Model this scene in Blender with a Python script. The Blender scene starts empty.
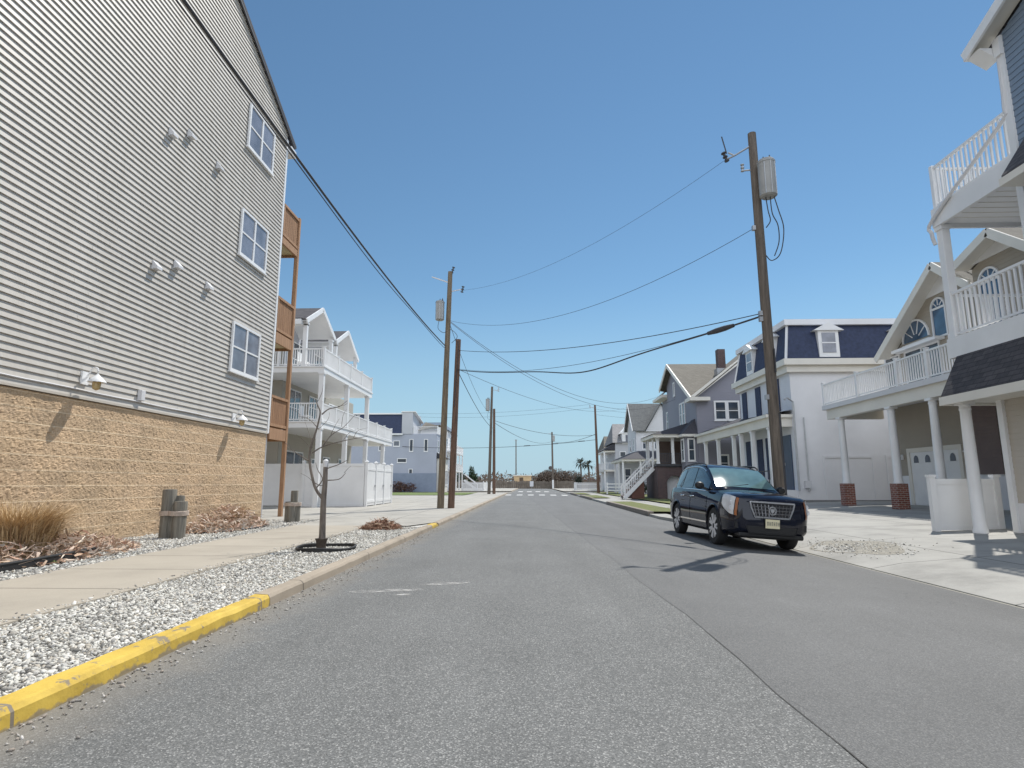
import bpy, bmesh, math, random
import numpy as np
from mathutils import Vector, Matrix
random.seed(7); RNG = np.random.default_rng(7)
scene = bpy.context.scene
R = math.radians
# ------------------------------------------------------------------ camera
YAW, PIT = math.atan(18/590.0), math.atan(99/590.0)
cam_d = bpy.data.cameras.new('camera'); cam = bpy.data.objects.new('camera', cam_d)
scene.collection.objects.link(cam); scene.camera = cam
cam.location = (0, 0, 1.3); cam.rotation_euler = (math.pi/2 + PIT, 0, YAW)
cam_d.sensor_width = 36; cam_d.lens = 590/1024*36; cam_d.clip_end = 4000; cam_d.clip_start = 0.05
# ------------------------------------------------------------------ sky, sun, exposure
EL, AZ = R(57.5), math.atan2(0.588, 0.809)          # azimuth from +Y towards +X
SUN = Vector((math.sin(AZ)*math.cos(EL), math.cos(AZ)*math.cos(EL), math.sin(EL)))
world = bpy.data.worlds.new('World'); scene.world = world; world.use_nodes = True
wn = world.node_tree.nodes; wl = world.node_tree.links
bg = wn['Background']; sky = wn.new('ShaderNodeTexSky'); sky.sky_type = 'NISHITA'
sky.sun_disc = False; sky.sun_elevation = EL; sky.sun_rotation = AZ
sky.air_density = 1.0; sky.dust_density = 0.0; sky.ozone_density = 3.0; sky.altitude = 0
hsv = wn.new('ShaderNodeHueSaturation'); hsv.inputs['Saturation'].default_value = 1.03; wl.new(sky.outputs[0], hsv.inputs['Color'])
tint = wn.new('ShaderNodeMix'); tint.data_type = 'RGBA'; tint.blend_type = 'MULTIPLY'; tint.inputs[0].default_value = 1; tint.inputs[7].default_value = (.88, 1.0, .94, 1)
wl.new(hsv.outputs[0], tint.inputs[6]); wtc = wn.new('ShaderNodeTexCoord'); wsx = wn.new('ShaderNodeSeparateXYZ'); wl.new(wtc.outputs['Generated'], wsx.inputs[0])
wmr = wn.new('ShaderNodeMapRange'); wmr.interpolation_type = 'SMOOTHSTEP'; wl.new(wsx.outputs[2], wmr.inputs[0])
for i_, v_ in ((1, -.02), (2, .34), (3, .92), (4, 0.0)): wmr.inputs[i_].default_value = v_
hz = wn.new('ShaderNodeMix'); hz.data_type = 'RGBA'; wl.new(wmr.outputs[0], hz.inputs[0]); wl.new(tint.outputs[2], hz.inputs[6]); hz.inputs[7].default_value = (3.3, 4.9, 6.1, 1)
# added fill light: sky half behind the camera brightened to lift shaded walls
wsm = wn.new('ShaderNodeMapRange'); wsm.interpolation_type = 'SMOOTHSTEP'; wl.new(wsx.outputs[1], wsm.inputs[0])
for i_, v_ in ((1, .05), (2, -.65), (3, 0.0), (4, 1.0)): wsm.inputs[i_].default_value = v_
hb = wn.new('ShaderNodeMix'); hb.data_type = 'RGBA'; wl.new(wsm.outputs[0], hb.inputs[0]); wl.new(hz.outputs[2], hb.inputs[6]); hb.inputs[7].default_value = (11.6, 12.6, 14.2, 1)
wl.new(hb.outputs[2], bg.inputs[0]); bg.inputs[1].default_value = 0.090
sun_d = bpy.data.lights.new('sun', 'SUN'); sun = bpy.data.objects.new('sun', sun_d)
scene.collection.objects.link(sun); sun_d.energy = 3.7; sun_d.angle = R(0.53); sun_d.color = (1.0, 0.955, 0.88)
sun.rotation_euler = SUN.to_track_quat('Z', 'Y').to_euler(); sun.location = (0, 0, 60)
vs = scene.view_settings; vs.view_transform = 'Standard'; vs.look = 'None'; vs.exposure = 0.42; vs.gamma = 1
vs.use_curve_mapping = False
scene.cycles.max_bounces = 6; scene.cycles.glossy_bounces = 3; scene.cycles.transmission_bounces = 4
scene.cycles.sample_clamp_indirect = 6
# ------------------------------------------------------------------ node materials
def newmat(name):
    m = bpy.data.materials.new(name); m.use_nodes = True
    nt = m.node_tree; b = nt.nodes['Principled BSDF']
    return m, nt, b
def N(nt, t, **kw):
    n = nt.nodes.new(t)
    for k, v in kw.items():
        if k in n.inputs: n.inputs[k].default_value = v
        else: setattr(n, k, v)
    return n
def coords(nt, scale=(1, 1, 1), rot=(0, 0, 0)):
    tc = nt.nodes.new('ShaderNodeTexCoord'); mp = nt.nodes.new('ShaderNodeMapping')
    mp.inputs['Scale'].default_value = scale; mp.inputs['Rotation'].default_value = rot
    nt.links.new(tc.outputs['Object'], mp.inputs['Vector']); return mp.outputs[0]
def noise(nt, vec, scale, detail=4, rough=0.6):
    n = N(nt, 'ShaderNodeTexNoise', Scale=scale, Detail=detail, Roughness=rough)
    nt.links.new(vec, n.inputs['Vector']); return n.outputs['Fac']
def ramp(nt, fac, stops):
    r = nt.nodes.new('ShaderNodeValToRGB'); e = r.color_ramp.elements
    while len(e) < len(stops): e.new(0.5)
    for el, (p, c) in zip(e, stops):
        el.position = p; el.color = tuple(c) + (1,) if len(c) == 3 else c
    nt.links.new(fac, r.inputs[0]); return r.outputs[0]
def mix(nt, fac, a, b, mode='MIX'):
    m = nt.nodes.new('ShaderNodeMix'); m.data_type = 'RGBA'; m.blend_type = mode
    for i, v in ((0, fac), (6, a), (7, b)):
        if hasattr(v, 'is_linked') or isinstance(v, bpy.types.NodeSocket): nt.links.new(v, m.inputs[i])
        elif i == 0: m.inputs[0].default_value = v
        else: m.inputs[i].default_value = tuple(v) + (1,)
    return m.outputs[2]
def math_(nt, op, a, b=None, clamp=False):
    m = nt.nodes.new('ShaderNodeMath'); m.operation = op; m.use_clamp = clamp
    for i, v in ((0, a), (1, b)):
        if v is None: continue
        if isinstance(v, bpy.types.NodeSocket): nt.links.new(v, m.inputs[i])
        else: m.inputs[i].default_value = v
    return m.outputs[0]
def bump(nt, b, h, strength=0.3, dist=0.01, prev=None):
    n = N(nt, 'ShaderNodeBump', Strength=strength, Distance=dist)
    nt.links.new(h, n.inputs['Height'])
    if prev is not None: nt.links.new(prev, n.inputs['Normal'])
    nt.links.new(n.outputs[0], b.inputs['Normal']); return n.outputs[0]
def sc_(c, k): return tuple(max(0, min(1, x*k)) for x in c)
def plain(name, col, rough=0.6, var=0.10, vs_=1.5, bs=0.0, bscale=60, metal=0.0, spec=0.5, coat=0.0, stretch=(1, 1, 1)):
    m, nt, b = newmat(name); v = coords(nt, stretch)
    f = noise(nt, v, vs_, 5)
    c = ramp(nt, f, [(0.3, sc_(col, 1-var)), (0.7, sc_(col, 1+var))])
    nt.links.new(c, b.inputs['Base Color']); b.inputs['Roughness'].default_value = rough
    b.inputs['Metallic'].default_value = metal; b.inputs['Specular IOR Level'].default_value = spec
    b.inputs['Coat Weight'].default_value = coat; b.inputs['Coat Roughness'].default_value = 0.04
    if bs: bump(nt, b, noise(nt, v, bscale, 4), bs, 0.02)
    return m
def island(name, cols, rough=0.8, trans=0.0):
    m, nt, b = newmat(name); g = nt.nodes.new('ShaderNodeNewGeometry')
    k = len(cols); stops = [((i+0.5)/k, c) for i, c in enumerate(cols)]
    c = ramp(nt, g.outputs['Random Per Island'], stops)
    nt.links.new(c, b.inputs['Base Color']); b.inputs['Roughness'].default_value = rough
    b.inputs['Specular IOR Level'].default_value = 0.3
    return m
M = {}
M['white'] = plain('white_vinyl', (.76, .76, .755), .45, .06, .9)
M['cream'] = plain('cream_trim', (.70, .67, .60), .5, .06, .9)
def streaky(name, col):
    m = plain(name, col, .5, .05, .35); nt = m.node_tree; b = nt.nodes['Principled BSDF']; src = b.inputs['Base Color'].links[0].from_socket
    s = ramp(nt, noise(nt, coords(nt, (1, 2.2, .18)), 1.3, 6, .65), [(.30, (.88, .87, .85)), (.55, (1, 1, 1)), (.8, (1.03, 1.03, 1.03))])
    nt.links.new(mix(nt, 1.0, src, s, 'MULTIPLY'), b.inputs['Base Color']); return m
M['tan_siding'] = streaky('weathered_tan_siding', (.50, .47, .425))
M['taupe'] = plain('taupe_siding', (.36, .32, .262), .6, .05, .6)
M['beige'] = plain('beige_siding', (.50, .46, .40), .6, .05, .6)
M['blue'] = plain('blue_siding', (.19, .25, .33), .6, .05, .6)
M['grey'] = plain('grey_siding', (.245, .245, .285), .6, .06, .6)
M['ltgrey'] = plain('light_grey_siding', (.46, .47, .50), .6, .06, .6)
M['bluegrey'] = plain('blue_grey_siding', (.37, .395, .46), .6, .06, .4)
M['whitewall'] = plain('white_stucco', (.72, .72, .73), .7, .08, .45, .15, 25)
M['offwhite'] = plain('off_white_wall', (.62, .62, .63), .6, .05, .5)
M['navy'] = plain('navy_shingle', (.03, .042, .088), .75, .25, 6, .4, 40)
M['darkroof'] = plain('charcoal_roof', (.045, .045, .055), .85, .2, 6, .4, 40)
M['trimdark'] = plain('dark_trim', (.05, .05, .055), .5)
M['metal'] = plain('galvanised_metal', (.42, .43, .44), .4, .1, 4, metal=.6)
M['can'] = plain('transformer_paint', (.32, .32, .305), .45, .1, 3)
M['black'] = plain('black_rubber', (.02, .02, .021), .6, .2, 10)
M['cable'] = plain('cable_sheath', (.05, .05, .055), .6, .1, 3)
M['paintwhite'] = plain('road_paint', (.62, .62, .60), .8, .15, 6)
M['rope'] = plain('rope', (.46, .38, .32), .9, .2, 30, .5, 120)
M['deckceil'] = plain('deck_ceiling', (.50, .42, .25), .7, .1, 2)
M['burlap'] = plain('burlap_wrap', (.06, .045, .035), .9, .3, 20)
M['sand'] = plain('sand', (.40, .355, .28), .9, .15, .6, .3, 12)
M['bulk'] = plain('weathered_bulkhead', (.16, .135, .11), .9, .3, 1.5, .4, 10)
M['amber'] = plain('amber_glass', (.45, .33, .15), .25, .1, 3)
M['yellowpaint'] = plain('yellow_paint', (.62, .46, .06), .7, .15, 4)
M['greenbush'] = island('evergreen_leaves', [(.015, .03, .012), (.03, .05, .02), (.04, .07, .03)])
M['dark_evergreen'] = island('dark_leaves', [(.02, .028, .02), (.035, .045, .03)])
M['brownbush'] = island('bare_twigs', [(.11, .085, .07), (.155, .12, .095), (.20, .155, .12)])
M['redbush'] = island('reddish_twigs', [(.09, .05, .045), (.14, .08, .06), (.19, .12, .09)])
M['drygrass'] = island('dry_grass', [(.46, .32, .17), (.57, .41, .23), (.66, .51, .31), (.34, .22, .12)])
M['litter'] = island('dead_leaves', [(.48, .33, .23), (.62, .48, .36), (.30, .17, .11), (.74, .66, .55), (.46, .25, .17), (.66, .57, .48)])
M['drystem'] = island('dry_stems', [(.28, .15, .10), (.40, .26, .18), (.20, .10, .07), (.48, .36, .26)])
M['stones'] = island('white_pebbles', [(.56, .55, .50), (.68, .67, .62), (.40, .385, .35), (.62, .60, .56), (.14, .135, .125), (.74, .73, .69), (.50, .45, .37), (.28, .27, .25)], .75)
M['crumbs'] = island('kerb_crumbs', [(.40, .38, .35), (.22, .20, .18), (.55, .53, .50), (.30, .26, .22)], .85)
def pole_wood(name, a, b_, sz=.7):
    m, nt, b = newmat(name); v = coords(nt, (9, 9, sz))
    f = noise(nt, v, 2.2, 8, .7)
    nt.links.new(ramp(nt, f, [(.3, a), (.52, b_), (.75, sc_(b_, 1.5))]), b.inputs['Base Color'])
    b.inputs['Roughness'].default_value = .9; bump(nt, b, f, .6, .02); return m
M['pole'] = pole_wood('weathered_pole_wood', (.075, .062, .052), (.145, .12, .097))
M['pole_tan'] = pole_wood('tan_pole_wood', (.09, .072, .052), (.19, .148, .10))
M['pole_red'] = pole_wood('brown_pole_wood', (.075, .045, .033), (.15, .09, .062))
M['piling'] = pole_wood('grey_piling_wood', (.08, .075, .06), (.20, .185, .155), .5)
M['redwood'] = pole_wood('stained_deck_wood', (.24, .13, .07), (.36, .21, .12), .6)
M['redwood_panel'] = pole_wood('stained_deck_boards', (.17, .085, .045), (.29, .16, .085), .4)
M['bark'] = pole_wood('young_bark', (.075, .062, .055), (.16, .135, .115), 2)
def mat_glass(name, tint=(.05, .065, .085), rough=.06):
    m, nt, b = newmat(name); v = coords(nt)
    f = noise(nt, v, 1.1, 3)
    nt.links.new(ramp(nt, f, [(.35, sc_(tint, .75)), (.65, sc_(tint, 1.3))]), b.inputs['Base Color'])
    b.inputs['Roughness'].default_value = rough; b.inputs['Specular IOR Level'].default_value = .9
    bump(nt, b, noise(nt, v, .9, 2), .03, .02); return m
M['glass'] = mat_glass('window_glass')
M['curtained'] = mat_glass('window_glass_with_curtain', (.19, .20, .235), .1)
M['skyglass'] = mat_glass('window_glass_blue', (.05, .10, .17))
def mat_asphalt(name, dark, light, spk, scale, patchy):
    m, nt, b = newmat(name); v = coords(nt)
    vo = N(nt, 'ShaderNodeTexVoronoi', Scale=scale); nt.links.new(v, vo.inputs['Vector'])
    sp = nt.nodes.new('ShaderNodeSeparateColor'); nt.links.new(vo.outputs['Color'], sp.inputs[0])
    fine = ramp(nt, sp.outputs[0], [(.0, dark), (.55, light), (.86, sc_(light, 1.25)), (.95, spk)])
    big = noise(nt, v, .45, 6, .65)
    big2 = noise(nt, coords(nt, (1.4, .12, 1)), 1.0, 5, .6)
    c = mix(nt, .8, fine, ramp(nt, big, [(.3, (1-patchy,)*3), (.7, (1+patchy*.3,)*3)]), 'MULTIPLY')
    c = mix(nt, .8, c, ramp(nt, big2, [(.3, (1-patchy,)*3), (.7, (1.0,)*3)]), 'MULTIPLY')
    # dusty gutter beside the left kerb, with an uneven edge
    sx = nt.nodes.new('ShaderNodeSeparateXYZ'); nt.links.new(v, sx.inputs[0])
    edge = math_(nt, 'ADD', sx.outputs[0], math_(nt, 'MULTIPLY', noise(nt, v, 1.3, 6), 1.0))
    dust = N(nt, 'ShaderNodeMapRange'); nt.links.new(edge, dust.inputs[0])
    dust.inputs[1].default_value = -2.35; dust.inputs[2].default_value = -1.75
    dust.inputs[3].default_value = .75; dust.inputs[4].default_value = 0
    c = mix(nt, dust.outputs[0], c, (.215, .195, .165))
    ve = N(nt, 'ShaderNodeTexVoronoi', Scale=.42, feature='DISTANCE_TO_EDGE'); wv = nt.nodes.new('ShaderNodeVectorMath'); wv.operation = 'ADD'
    nz = N(nt, 'ShaderNodeTexNoise', Scale=2.2, Detail=5); nt.links.new(v, nz.inputs['Vector']); nt.links.new(v, wv.inputs[0])
    wm = nt.nodes.new('ShaderNodeVectorMath'); wm.operation = 'SCALE'; nt.links.new(nz.outputs['Color'], wm.inputs[0]); wm.inputs['Scale'].default_value = .55
    nt.links.new(wm.outputs[0], wv.inputs[1]); nt.links.new(wv.outputs[0], ve.inputs['Vector'])
    ck = math_(nt, 'MULTIPLY', math_(nt, 'LESS_THAN', ve.outputs['Distance'], .0022), ramp(nt, noise(nt, v, .3, 3), [(.52, (0, 0, 0)), (.60, (1, 1, 1))]))
    c = mix(nt, math_(nt, 'MULTIPLY', ck, .45), c, (.05, .05, .048))
    st = ramp(nt, noise(nt, v, 1.1, 6, .75), [(.66, (0, 0, 0)), (.74, (1, 1, 1))])
    c = mix(nt, math_(nt, 'MULTIPLY', st, .38), c, (.07, .07, .068))
    nt.links.new(c, b.inputs['Base Color']); b.inputs['Roughness'].default_value = .82
    b.inputs['Specular IOR Level'].default_value = .35
    h = math_(nt, 'ADD', vo.outputs['Distance'], math_(nt, 'MULTIPLY', noise(nt, v, 140, 3), .6))
    bump(nt, b, h, .35, .008); return m
M['asphalt'] = mat_asphalt('old_asphalt', (.095, .098, .097), (.155, .158, .156), (.34, .34, .33), 130, .19)
M['asphalt_new'] = mat_asphalt('newer_asphalt', (.114, .116, .116), (.146, .148, .148), (.23, .23, .225), 150, .19)
def mat_concrete(name, col, jx=None, jy=None, var=.1):
    m, nt, b = newmat(name); v = coords(nt)
    f = noise(nt, v, .7, 7, .65); f2 = noise(nt, v, 60, 3)
    c = ramp(nt, f, [(.28, sc_(col, 1-var*1.6)), (.5, col), (.72, sc_(col, 1+var*.8))])
    c = mix(nt, .5, c, ramp(nt, f2, [(.3, (.86,)*3), (.7, (1.1,)*3)]), 'MULTIPLY')
    sx = nt.nodes.new('ShaderNodeSeparateXYZ'); nt.links.new(v, sx.inputs[0])
    for ax, j in ((0, jx), (1, jy)):
        if not j: continue
        w = math_(nt, 'ADD', sx.outputs[ax], math_(nt, 'MULTIPLY', noise(nt, v, 3, 2), .02))
        fr = math_(nt, 'FRACT', math_(nt, 'DIVIDE', w, j))
        ln = math_(nt, 'LESS_THAN', math_(nt, 'ABSOLUTE', math_(nt, 'SUBTRACT', fr, .5)), .015/j)
        c = mix(nt, math_(nt, 'MULTIPLY', ln, .9), c, sc_(col, .30))
    nt.links.new(c, b.inputs['Base Color']); b.inputs['Roughness'].default_value = .85
    bump(nt, b, noise(nt, v, 45, 5), .25, .008); return m
M['walk'] = mat_concrete('sidewalk_concrete', (.36, .325, .27), None, 1.52)
M['drive'] = mat_concrete('driveway_concrete', (.315, .31, .29), 3.05, 3.05, .23)
M['apron'] = mat_concrete('apron_concrete', (.36, .345, .31), 3.0, 3.0, .15)
M['kerb'] = mat_concrete('kerb_concrete', (.33, .28, .22), None, 3.0, .2)
M['foundation'] = mat_concrete('foundation_concrete', (.45, .44, .42))
M['court'] = mat_concrete('sandy_ground', (.36, .34, .28))
def mat_yellow():
    m, nt, b = newmat('yellow_kerb_paint'); v = coords(nt)
    y = ramp(nt, noise(nt, v, 2.5, 5), [(.3, (.50, .34, .05)), (.7, (.63, .45, .08))])
    chip = ramp(nt, noise(nt, v, 5.5, 8, .68), [(.385, (1, 1, 1)), (.425, (0, 0, 0))])
    sx = nt.nodes.new('ShaderNodeSeparateXYZ'); nt.links.new(v, sx.inputs[0])
    low = N(nt, 'ShaderNodeMapRange'); nt.links.new(math_(nt, 'ADD', sx.outputs[2], math_(nt, 'MULTIPLY', math_(nt, 'SUBTRACT', noise(nt, v, 7, 6), .5), .16)), low.inputs[0])
    low.inputs[1].default_value = .012; low.inputs[2].default_value = .03; low.inputs[3].default_value = 1; low.inputs[4].default_value = 0
    fac = math_(nt, 'MAXIMUM', math_(nt, 'MULTIPLY', chip, .9), math_(nt, 'MULTIPLY', low.outputs[0], .85))
    fr = math_(nt, 'FRACT', math_(nt, 'DIVIDE', math_(nt, 'ADD', sx.outputs[1], 1.15), 3.0))
    ln = math_(nt, 'LESS_THAN', math_(nt, 'ABSOLUTE', math_(nt, 'SUBTRACT', fr, .5)), .004)
    fac = math_(nt, 'MAXIMUM', fac, ln)
    y = mix(nt, .8, y, ramp(nt, noise(nt, v, 3.3, 9, .75), [(.32, (.72, .70, .66)), (.55, (1, 1, 1))]), 'MULTIPLY')
    c = mix(nt, fac, y, (.20, .17, .13))
    nt.links.new(c, b.inputs['Base Color']); b.inputs['Roughness'].default_value = .75
    bump(nt, b, noise(nt, v, 30, 5), .3, .01); return m
M['yellow'] = mat_yellow()
def mat_ground(name, cols, scale, bs=.6):
    m, nt, b = newmat(name); v = coords(nt)
    f = noise(nt, v, scale, 8, .7); f2 = noise(nt, v, .5, 4)
    c = ramp(nt, f, [(.3, cols[0]), (.5, cols[1]), (.7, cols[2])])
    c = mix(nt, .6, c, ramp(nt, f2, [(.35, (.75,)*3), (.65, (1.15,)*3)]), 'MULTIPLY')
    nt.links.new(c, b.inputs['Base Color']); b.inputs['Roughness'].default_value = .95
    bump(nt, b, f, bs, .05); return m
M['lawn'] = mat_ground('lawn_grass', [(.07, .075, .025), (.13, .15, .045), (.21, .20, .085)], 14)
M['greenlawn'] = mat_ground('green_lawn', [(.075, .095, .025), (.12, .165, .045), (.18, .215, .075)], 10)
M['gravelbed'] = mat_ground('gravel_bed', [(.26, .25, .23), (.50, .49, .46), (.66, .65, .62)], 24)
M['mulch'] = mat_ground('mulch', [(.05, .035, .025), (.10, .07, .05), (.16, .12, .09)], 18)
def mat_stone():
    m, nt, b = newmat('split_face_block'); v = coords(nt)
    g = nt.nodes.new('ShaderNodeNewGeometry')
    f = noise(nt, v, 22, 8, .7); f2 = noise(nt, v, 2.2, 5)
    c = ramp(nt, f, [(.3, (.40, .285, .18)), (.5, (.515, .38, .25)), (.7, (.60, .46, .315))])
    c = mix(nt, .7, c, ramp(nt, f2, [(.3, (.80, .80, .80)), (.7, (1.15, 1.12, 1.05))]), 'MULTIPLY')
    sx = nt.nodes.new('ShaderNodeSeparateXYZ'); nt.links.new(v, sx.inputs[0])
    fr = math_(nt, 'FRACT', math_(nt, 'DIVIDE', sx.outputs[2], .277))
    ln = math_(nt, 'LESS_THAN', math_(nt, 'ABSOLUTE', math_(nt, 'SUBTRACT', fr, .5)), .03)
    c = mix(nt, math_(nt, 'MULTIPLY', ln, .75), c, (.66, .54, .38))
    cx = nt.nodes.new('ShaderNodeCombineXYZ'); nt.links.new(sx.outputs[1], cx.inputs[0]); nt.links.new(math_(nt, 'ADD', sx.outputs[2], .1385), cx.inputs[1])
    br = N(nt, 'ShaderNodeTexBrick', Scale=1.0); nt.links.new(cx.outputs[0], br.inputs['Vector'])
    br.inputs['Color1'].default_value = (.86, .85, .83, 1); br.inputs['Color2'].default_value = (1.08, 1.06, 1.05, 1); br.inputs['Mortar'].default_value = (1.12, 1.12, 1.1, 1)
    br.inputs['Brick Width'].default_value = .554; br.inputs['Row Height'].default_value = .277; br.inputs['Mortar Size'].default_value = .006
    c = mix(nt, .9, c, br.outputs['Color'], 'MULTIPLY')
    low = N(nt, 'ShaderNodeMapRange'); nt.links.new(math_(nt, 'ADD', sx.outputs[2], math_(nt, 'MULTIPLY', f2, .5)), low.inputs[0])
    low.inputs[1].default_value = .35; low.inputs[2].default_value = .75; low.inputs[3].default_value = .3; low.inputs[4].default_value = 0
    c = mix(nt, low.outputs[0], c, (.30, .235, .165))
    nt.links.new(c, b.inputs['Base Color']); b.inputs['Roughness'].default_value = .95
    bump(nt, b, noise(nt, v, 30, 6, .7), .5, .02); return m
M['stone'] = mat_stone()
def mat_brick(name, c1, c2, mort, w, h, ms=.01, swap=True, rough=.9):
    m, nt, b = newmat(name); v = coords(nt)
    sx = nt.nodes.new('ShaderNodeSeparateXYZ'); nt.links.new(v, sx.inputs[0])
    cx = nt.nodes.new('ShaderNodeCombineXYZ')
    nt.links.new(math_(nt, 'ADD', sx.outputs[0], sx.outputs[1]), cx.inputs[0]); nt.links.new(sx.outputs[2], cx.inputs[1])
    br = N(nt, 'ShaderNodeTexBrick', Scale=1.0); nt.links.new(cx.outputs[0], br.inputs['Vector'])
    br.inputs['Color1'].default_value = c1 + (1,); br.inputs['Color2'].default_value = c2 + (1,)
    br.inputs['Mortar'].default_value = mort + (1,); br.inputs['Mortar Size'].default_value = ms
    br.inputs['Brick Width'].default_value = w; br.inputs['Row Height'].default_value = h; br.inputs['Bias'].default_value = 0
    c = mix(nt, .6, br.outputs['Color'], ramp(nt, noise(nt, v, 9, 5), [(.3, (.7,)*3), (.7, (1.25,)*3)]), 'MULTIPLY')
    nt.links.new(c, b.inputs['Base Color']); b.inputs['Roughness'].default_value = rough
    bump(nt, b, br.outputs['Fac'], -.5, .01); return m
M['brick'] = mat_brick('red_brick', (.17, .052, .038), (.26, .085, .06), (.36, .31, .27), .22, .075)
M['darkbrick'] = mat_brick('dark_brick', (.07, .045, .045), (.11, .065, .06), (.14, .12, .12), .22, .075)
M['shingle'] = mat_brick('charcoal_shingle', (.055, .053, .06), (.085, .08, .085), (.03, .03, .033), .32, .11, .008)
M['brownroof'] = mat_brick('taupe_shingle', (.115, .105, .085), (.155, .14, .115), (.075, .068, .056), .33, .12, .008)
M['greyroof'] = mat_brick('grey_shingle', (.12, .125, .125), (.16, .165, .16), (.08, .08, .08), .33, .14, .008)
M['ltroof'] = mat_brick('light_shingle', (.20, .20, .20), (.26, .25, .25), (.13, .13, .13), .33, .14, .008)
# ------------------------------------------------------------------ mesh builder
def org(o):
    p = Vector((0, 0, 0))
    while o is not None: p += Vector(o.location); o = o.parent
    return p
def link(o): scene.collection.objects.link(o); return o
class MB:
    def __init__(s): s.v, s.f, s.m = [], [], []
    def add(s, vs_, fs, m=0):
        k = len(s.v); s.v += [tuple(p) for p in vs_]
        s.f += [tuple(i+k for i in f) for f in fs]; s.m += [m]*len(fs); return s
    def obox(s, c, a, b, d, m=0):
        c, a, b, d = map(Vector, (c, a, b, d)); P = []
        for k in (-1, 1):
            for j in (-1, 1):
                for i in (-1, 1): P.append(c + a*i + b*j + d*k)
        return s.add(P, [(0, 2, 3, 1), (4, 5, 7, 6), (0, 1, 5, 4), (2, 6, 7, 3), (0, 4, 6, 2), (1, 3, 7, 5)], m)
    def box(s, x0, x1, y0, y1, z0, z1, m=0):
        return s.obox(((x0+x1)/2, (y0+y1)/2, (z0+z1)/2), ((x1-x0)/2, 0, 0), (0, (y1-y0)/2, 0), (0, 0, (z1-z0)/2), m)
    def bar(s, p, q, w, h, m=0, up=(0, 0, 1)):
        p, q, up = Vector(p), Vector(q), Vector(up); d = (q-p); L = d.length; d.normalize()
        a = d.cross(up)
        if a.length < 1e-4: a = d.cross(Vector((1, 0, 0)))
        a.normalize(); b = a.cross(d)
        return s.obox((p+q)/2, d*L/2, a*w/2, b*h/2, m)
    def tube(s, pts, r, n=6, m=0, cap=True):
        pts = [Vector(p) for p in pts]; k0 = len(s.v); rr = r if isinstance(r, (list, tuple)) else [r]*len(pts)
        ref = Vector((0, 0, 1))
        d0 = (pts[1]-pts[0]).normalized()
        if abs(d0.z) > .9: ref = Vector((1, 0, 0))
        for i, p in enumerate(pts):
            d = (pts[min(i+1, len(pts)-1)] - pts[max(i-1, 0)]).normalized()
            a = d.cross(ref)
            if a.length < 1e-4: a = d.cross(Vector((0, 1, 0)))
            a.normalize(); b = a.cross(d)
            for j in range(n):
                t = 2*math.pi*j/n; s.v.append(tuple(p + (a*math.cos(t)+b*math.sin(t))*rr[i]))
        for i in range(len(pts)-1):
            for j in range(n):
                s.f.append((k0+i*n+j, k0+i*n+(j+1) % n, k0+(i+1)*n+(j+1) % n, k0+(i+1)*n+j)); s.m.append(m)
        if cap:
            s.f.append(tuple(k0+j for j in range(n))[::-1]); s.m.append(m)
            e = k0+(len(pts)-1)*n; s.f.append(tuple(e+j for j in range(n))); s.m.append(m)
        return s
    def lathe(s, c, prof, n=20, axis='z', m=0):
        c = Vector(c); k0 = len(s.v)
        for (r, h) in prof:
            for j in range(n):
                t = 2*math.pi*j/n; a, b = r*math.cos(t), r*math.sin(t)
                d = Vector((a, b, h)) if axis == 'z' else (Vector((a, h, b)) if axis == 'y' else Vector((h, a, b)))
                s.v.append(tuple(c+d))
        for i in range(len(prof)-1):
            for j in range(n):
                s.f.append((k0+i*n+j, k0+i*n+(j+1) % n, k0+(i+1)*n+(j+1) % n, k0+(i+1)*n+j)); s.m.append(m)
        for i, inv in ((0, True), (len(prof)-1, False)):
            if prof[i][0] > 1e-3:
                f = tuple(k0+i*n+j for j in range(n)); s.f.append(f[::-1] if inv else f); s.m.append(m)
        return s
    def prism(s, poly, vec, m=0):
        v = Vector(vec); P = [Vector(p) for p in poly]; n = len(P)
        s.add(P+[p+v for p in P], [tuple(range(n))[::-1], tuple(range(n, 2*n))] + [(i, (i+1) % n, n+(i+1) % n, n+i) for i in range(n)], m); return s
    def poly(s, P, m=0): return s.add(P, [tuple(range(len(P)))], m)
    def build(s, name, mats, parent=None, smooth=False, bevel=0, recalc=True, angle=35):
        me = bpy.data.meshes.new(name); o = org(parent) if parent else Vector((0, 0, 0))
        me.from_pydata([(x-o.x, y-o.y, z-o.z) for x, y, z in s.v], [], s.f)
        mats = mats if isinstance(mats, (list, tuple)) else [mats]
        for mm in mats: me.materials.append(mm)
        if len(mats) > 1: me.polygons.foreach_set('material_index', s.m)
        if recalc:
            bm = bmesh.new(); bm.from_mesh(me); bmesh.ops.recalc_face_normals(bm, faces=bm.faces); bm.to_mesh(me); bm.free()
        if smooth:
            me.polygons.foreach_set('use_smooth', [True]*len(me.polygons)); me.set_sharp_from_angle(angle=R(angle))
        me.update(); ob = link(bpy.data.objects.new(name, me))
        if parent: ob.parent = parent
        if bevel:
            b = ob.modifiers.new('edge', 'BEVEL'); b.width = bevel; b.segments = 2; b.limit_method = 'ANGLE'; b.angle_limit = R(50)
        return ob
def tag(o, label=None, cat=None, group=None, kind=None):
    if label: o['label'] = label
    if cat: o['category'] = cat
    if group: o['group'] = group
    if kind: o['kind'] = kind
    return o
def thing(name, loc, label, cat, group=None):
    o = link(bpy.data.objects.new(name, None)); o.location = loc; o.empty_display_size = .2
    return tag(o, label, cat, group)
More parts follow.
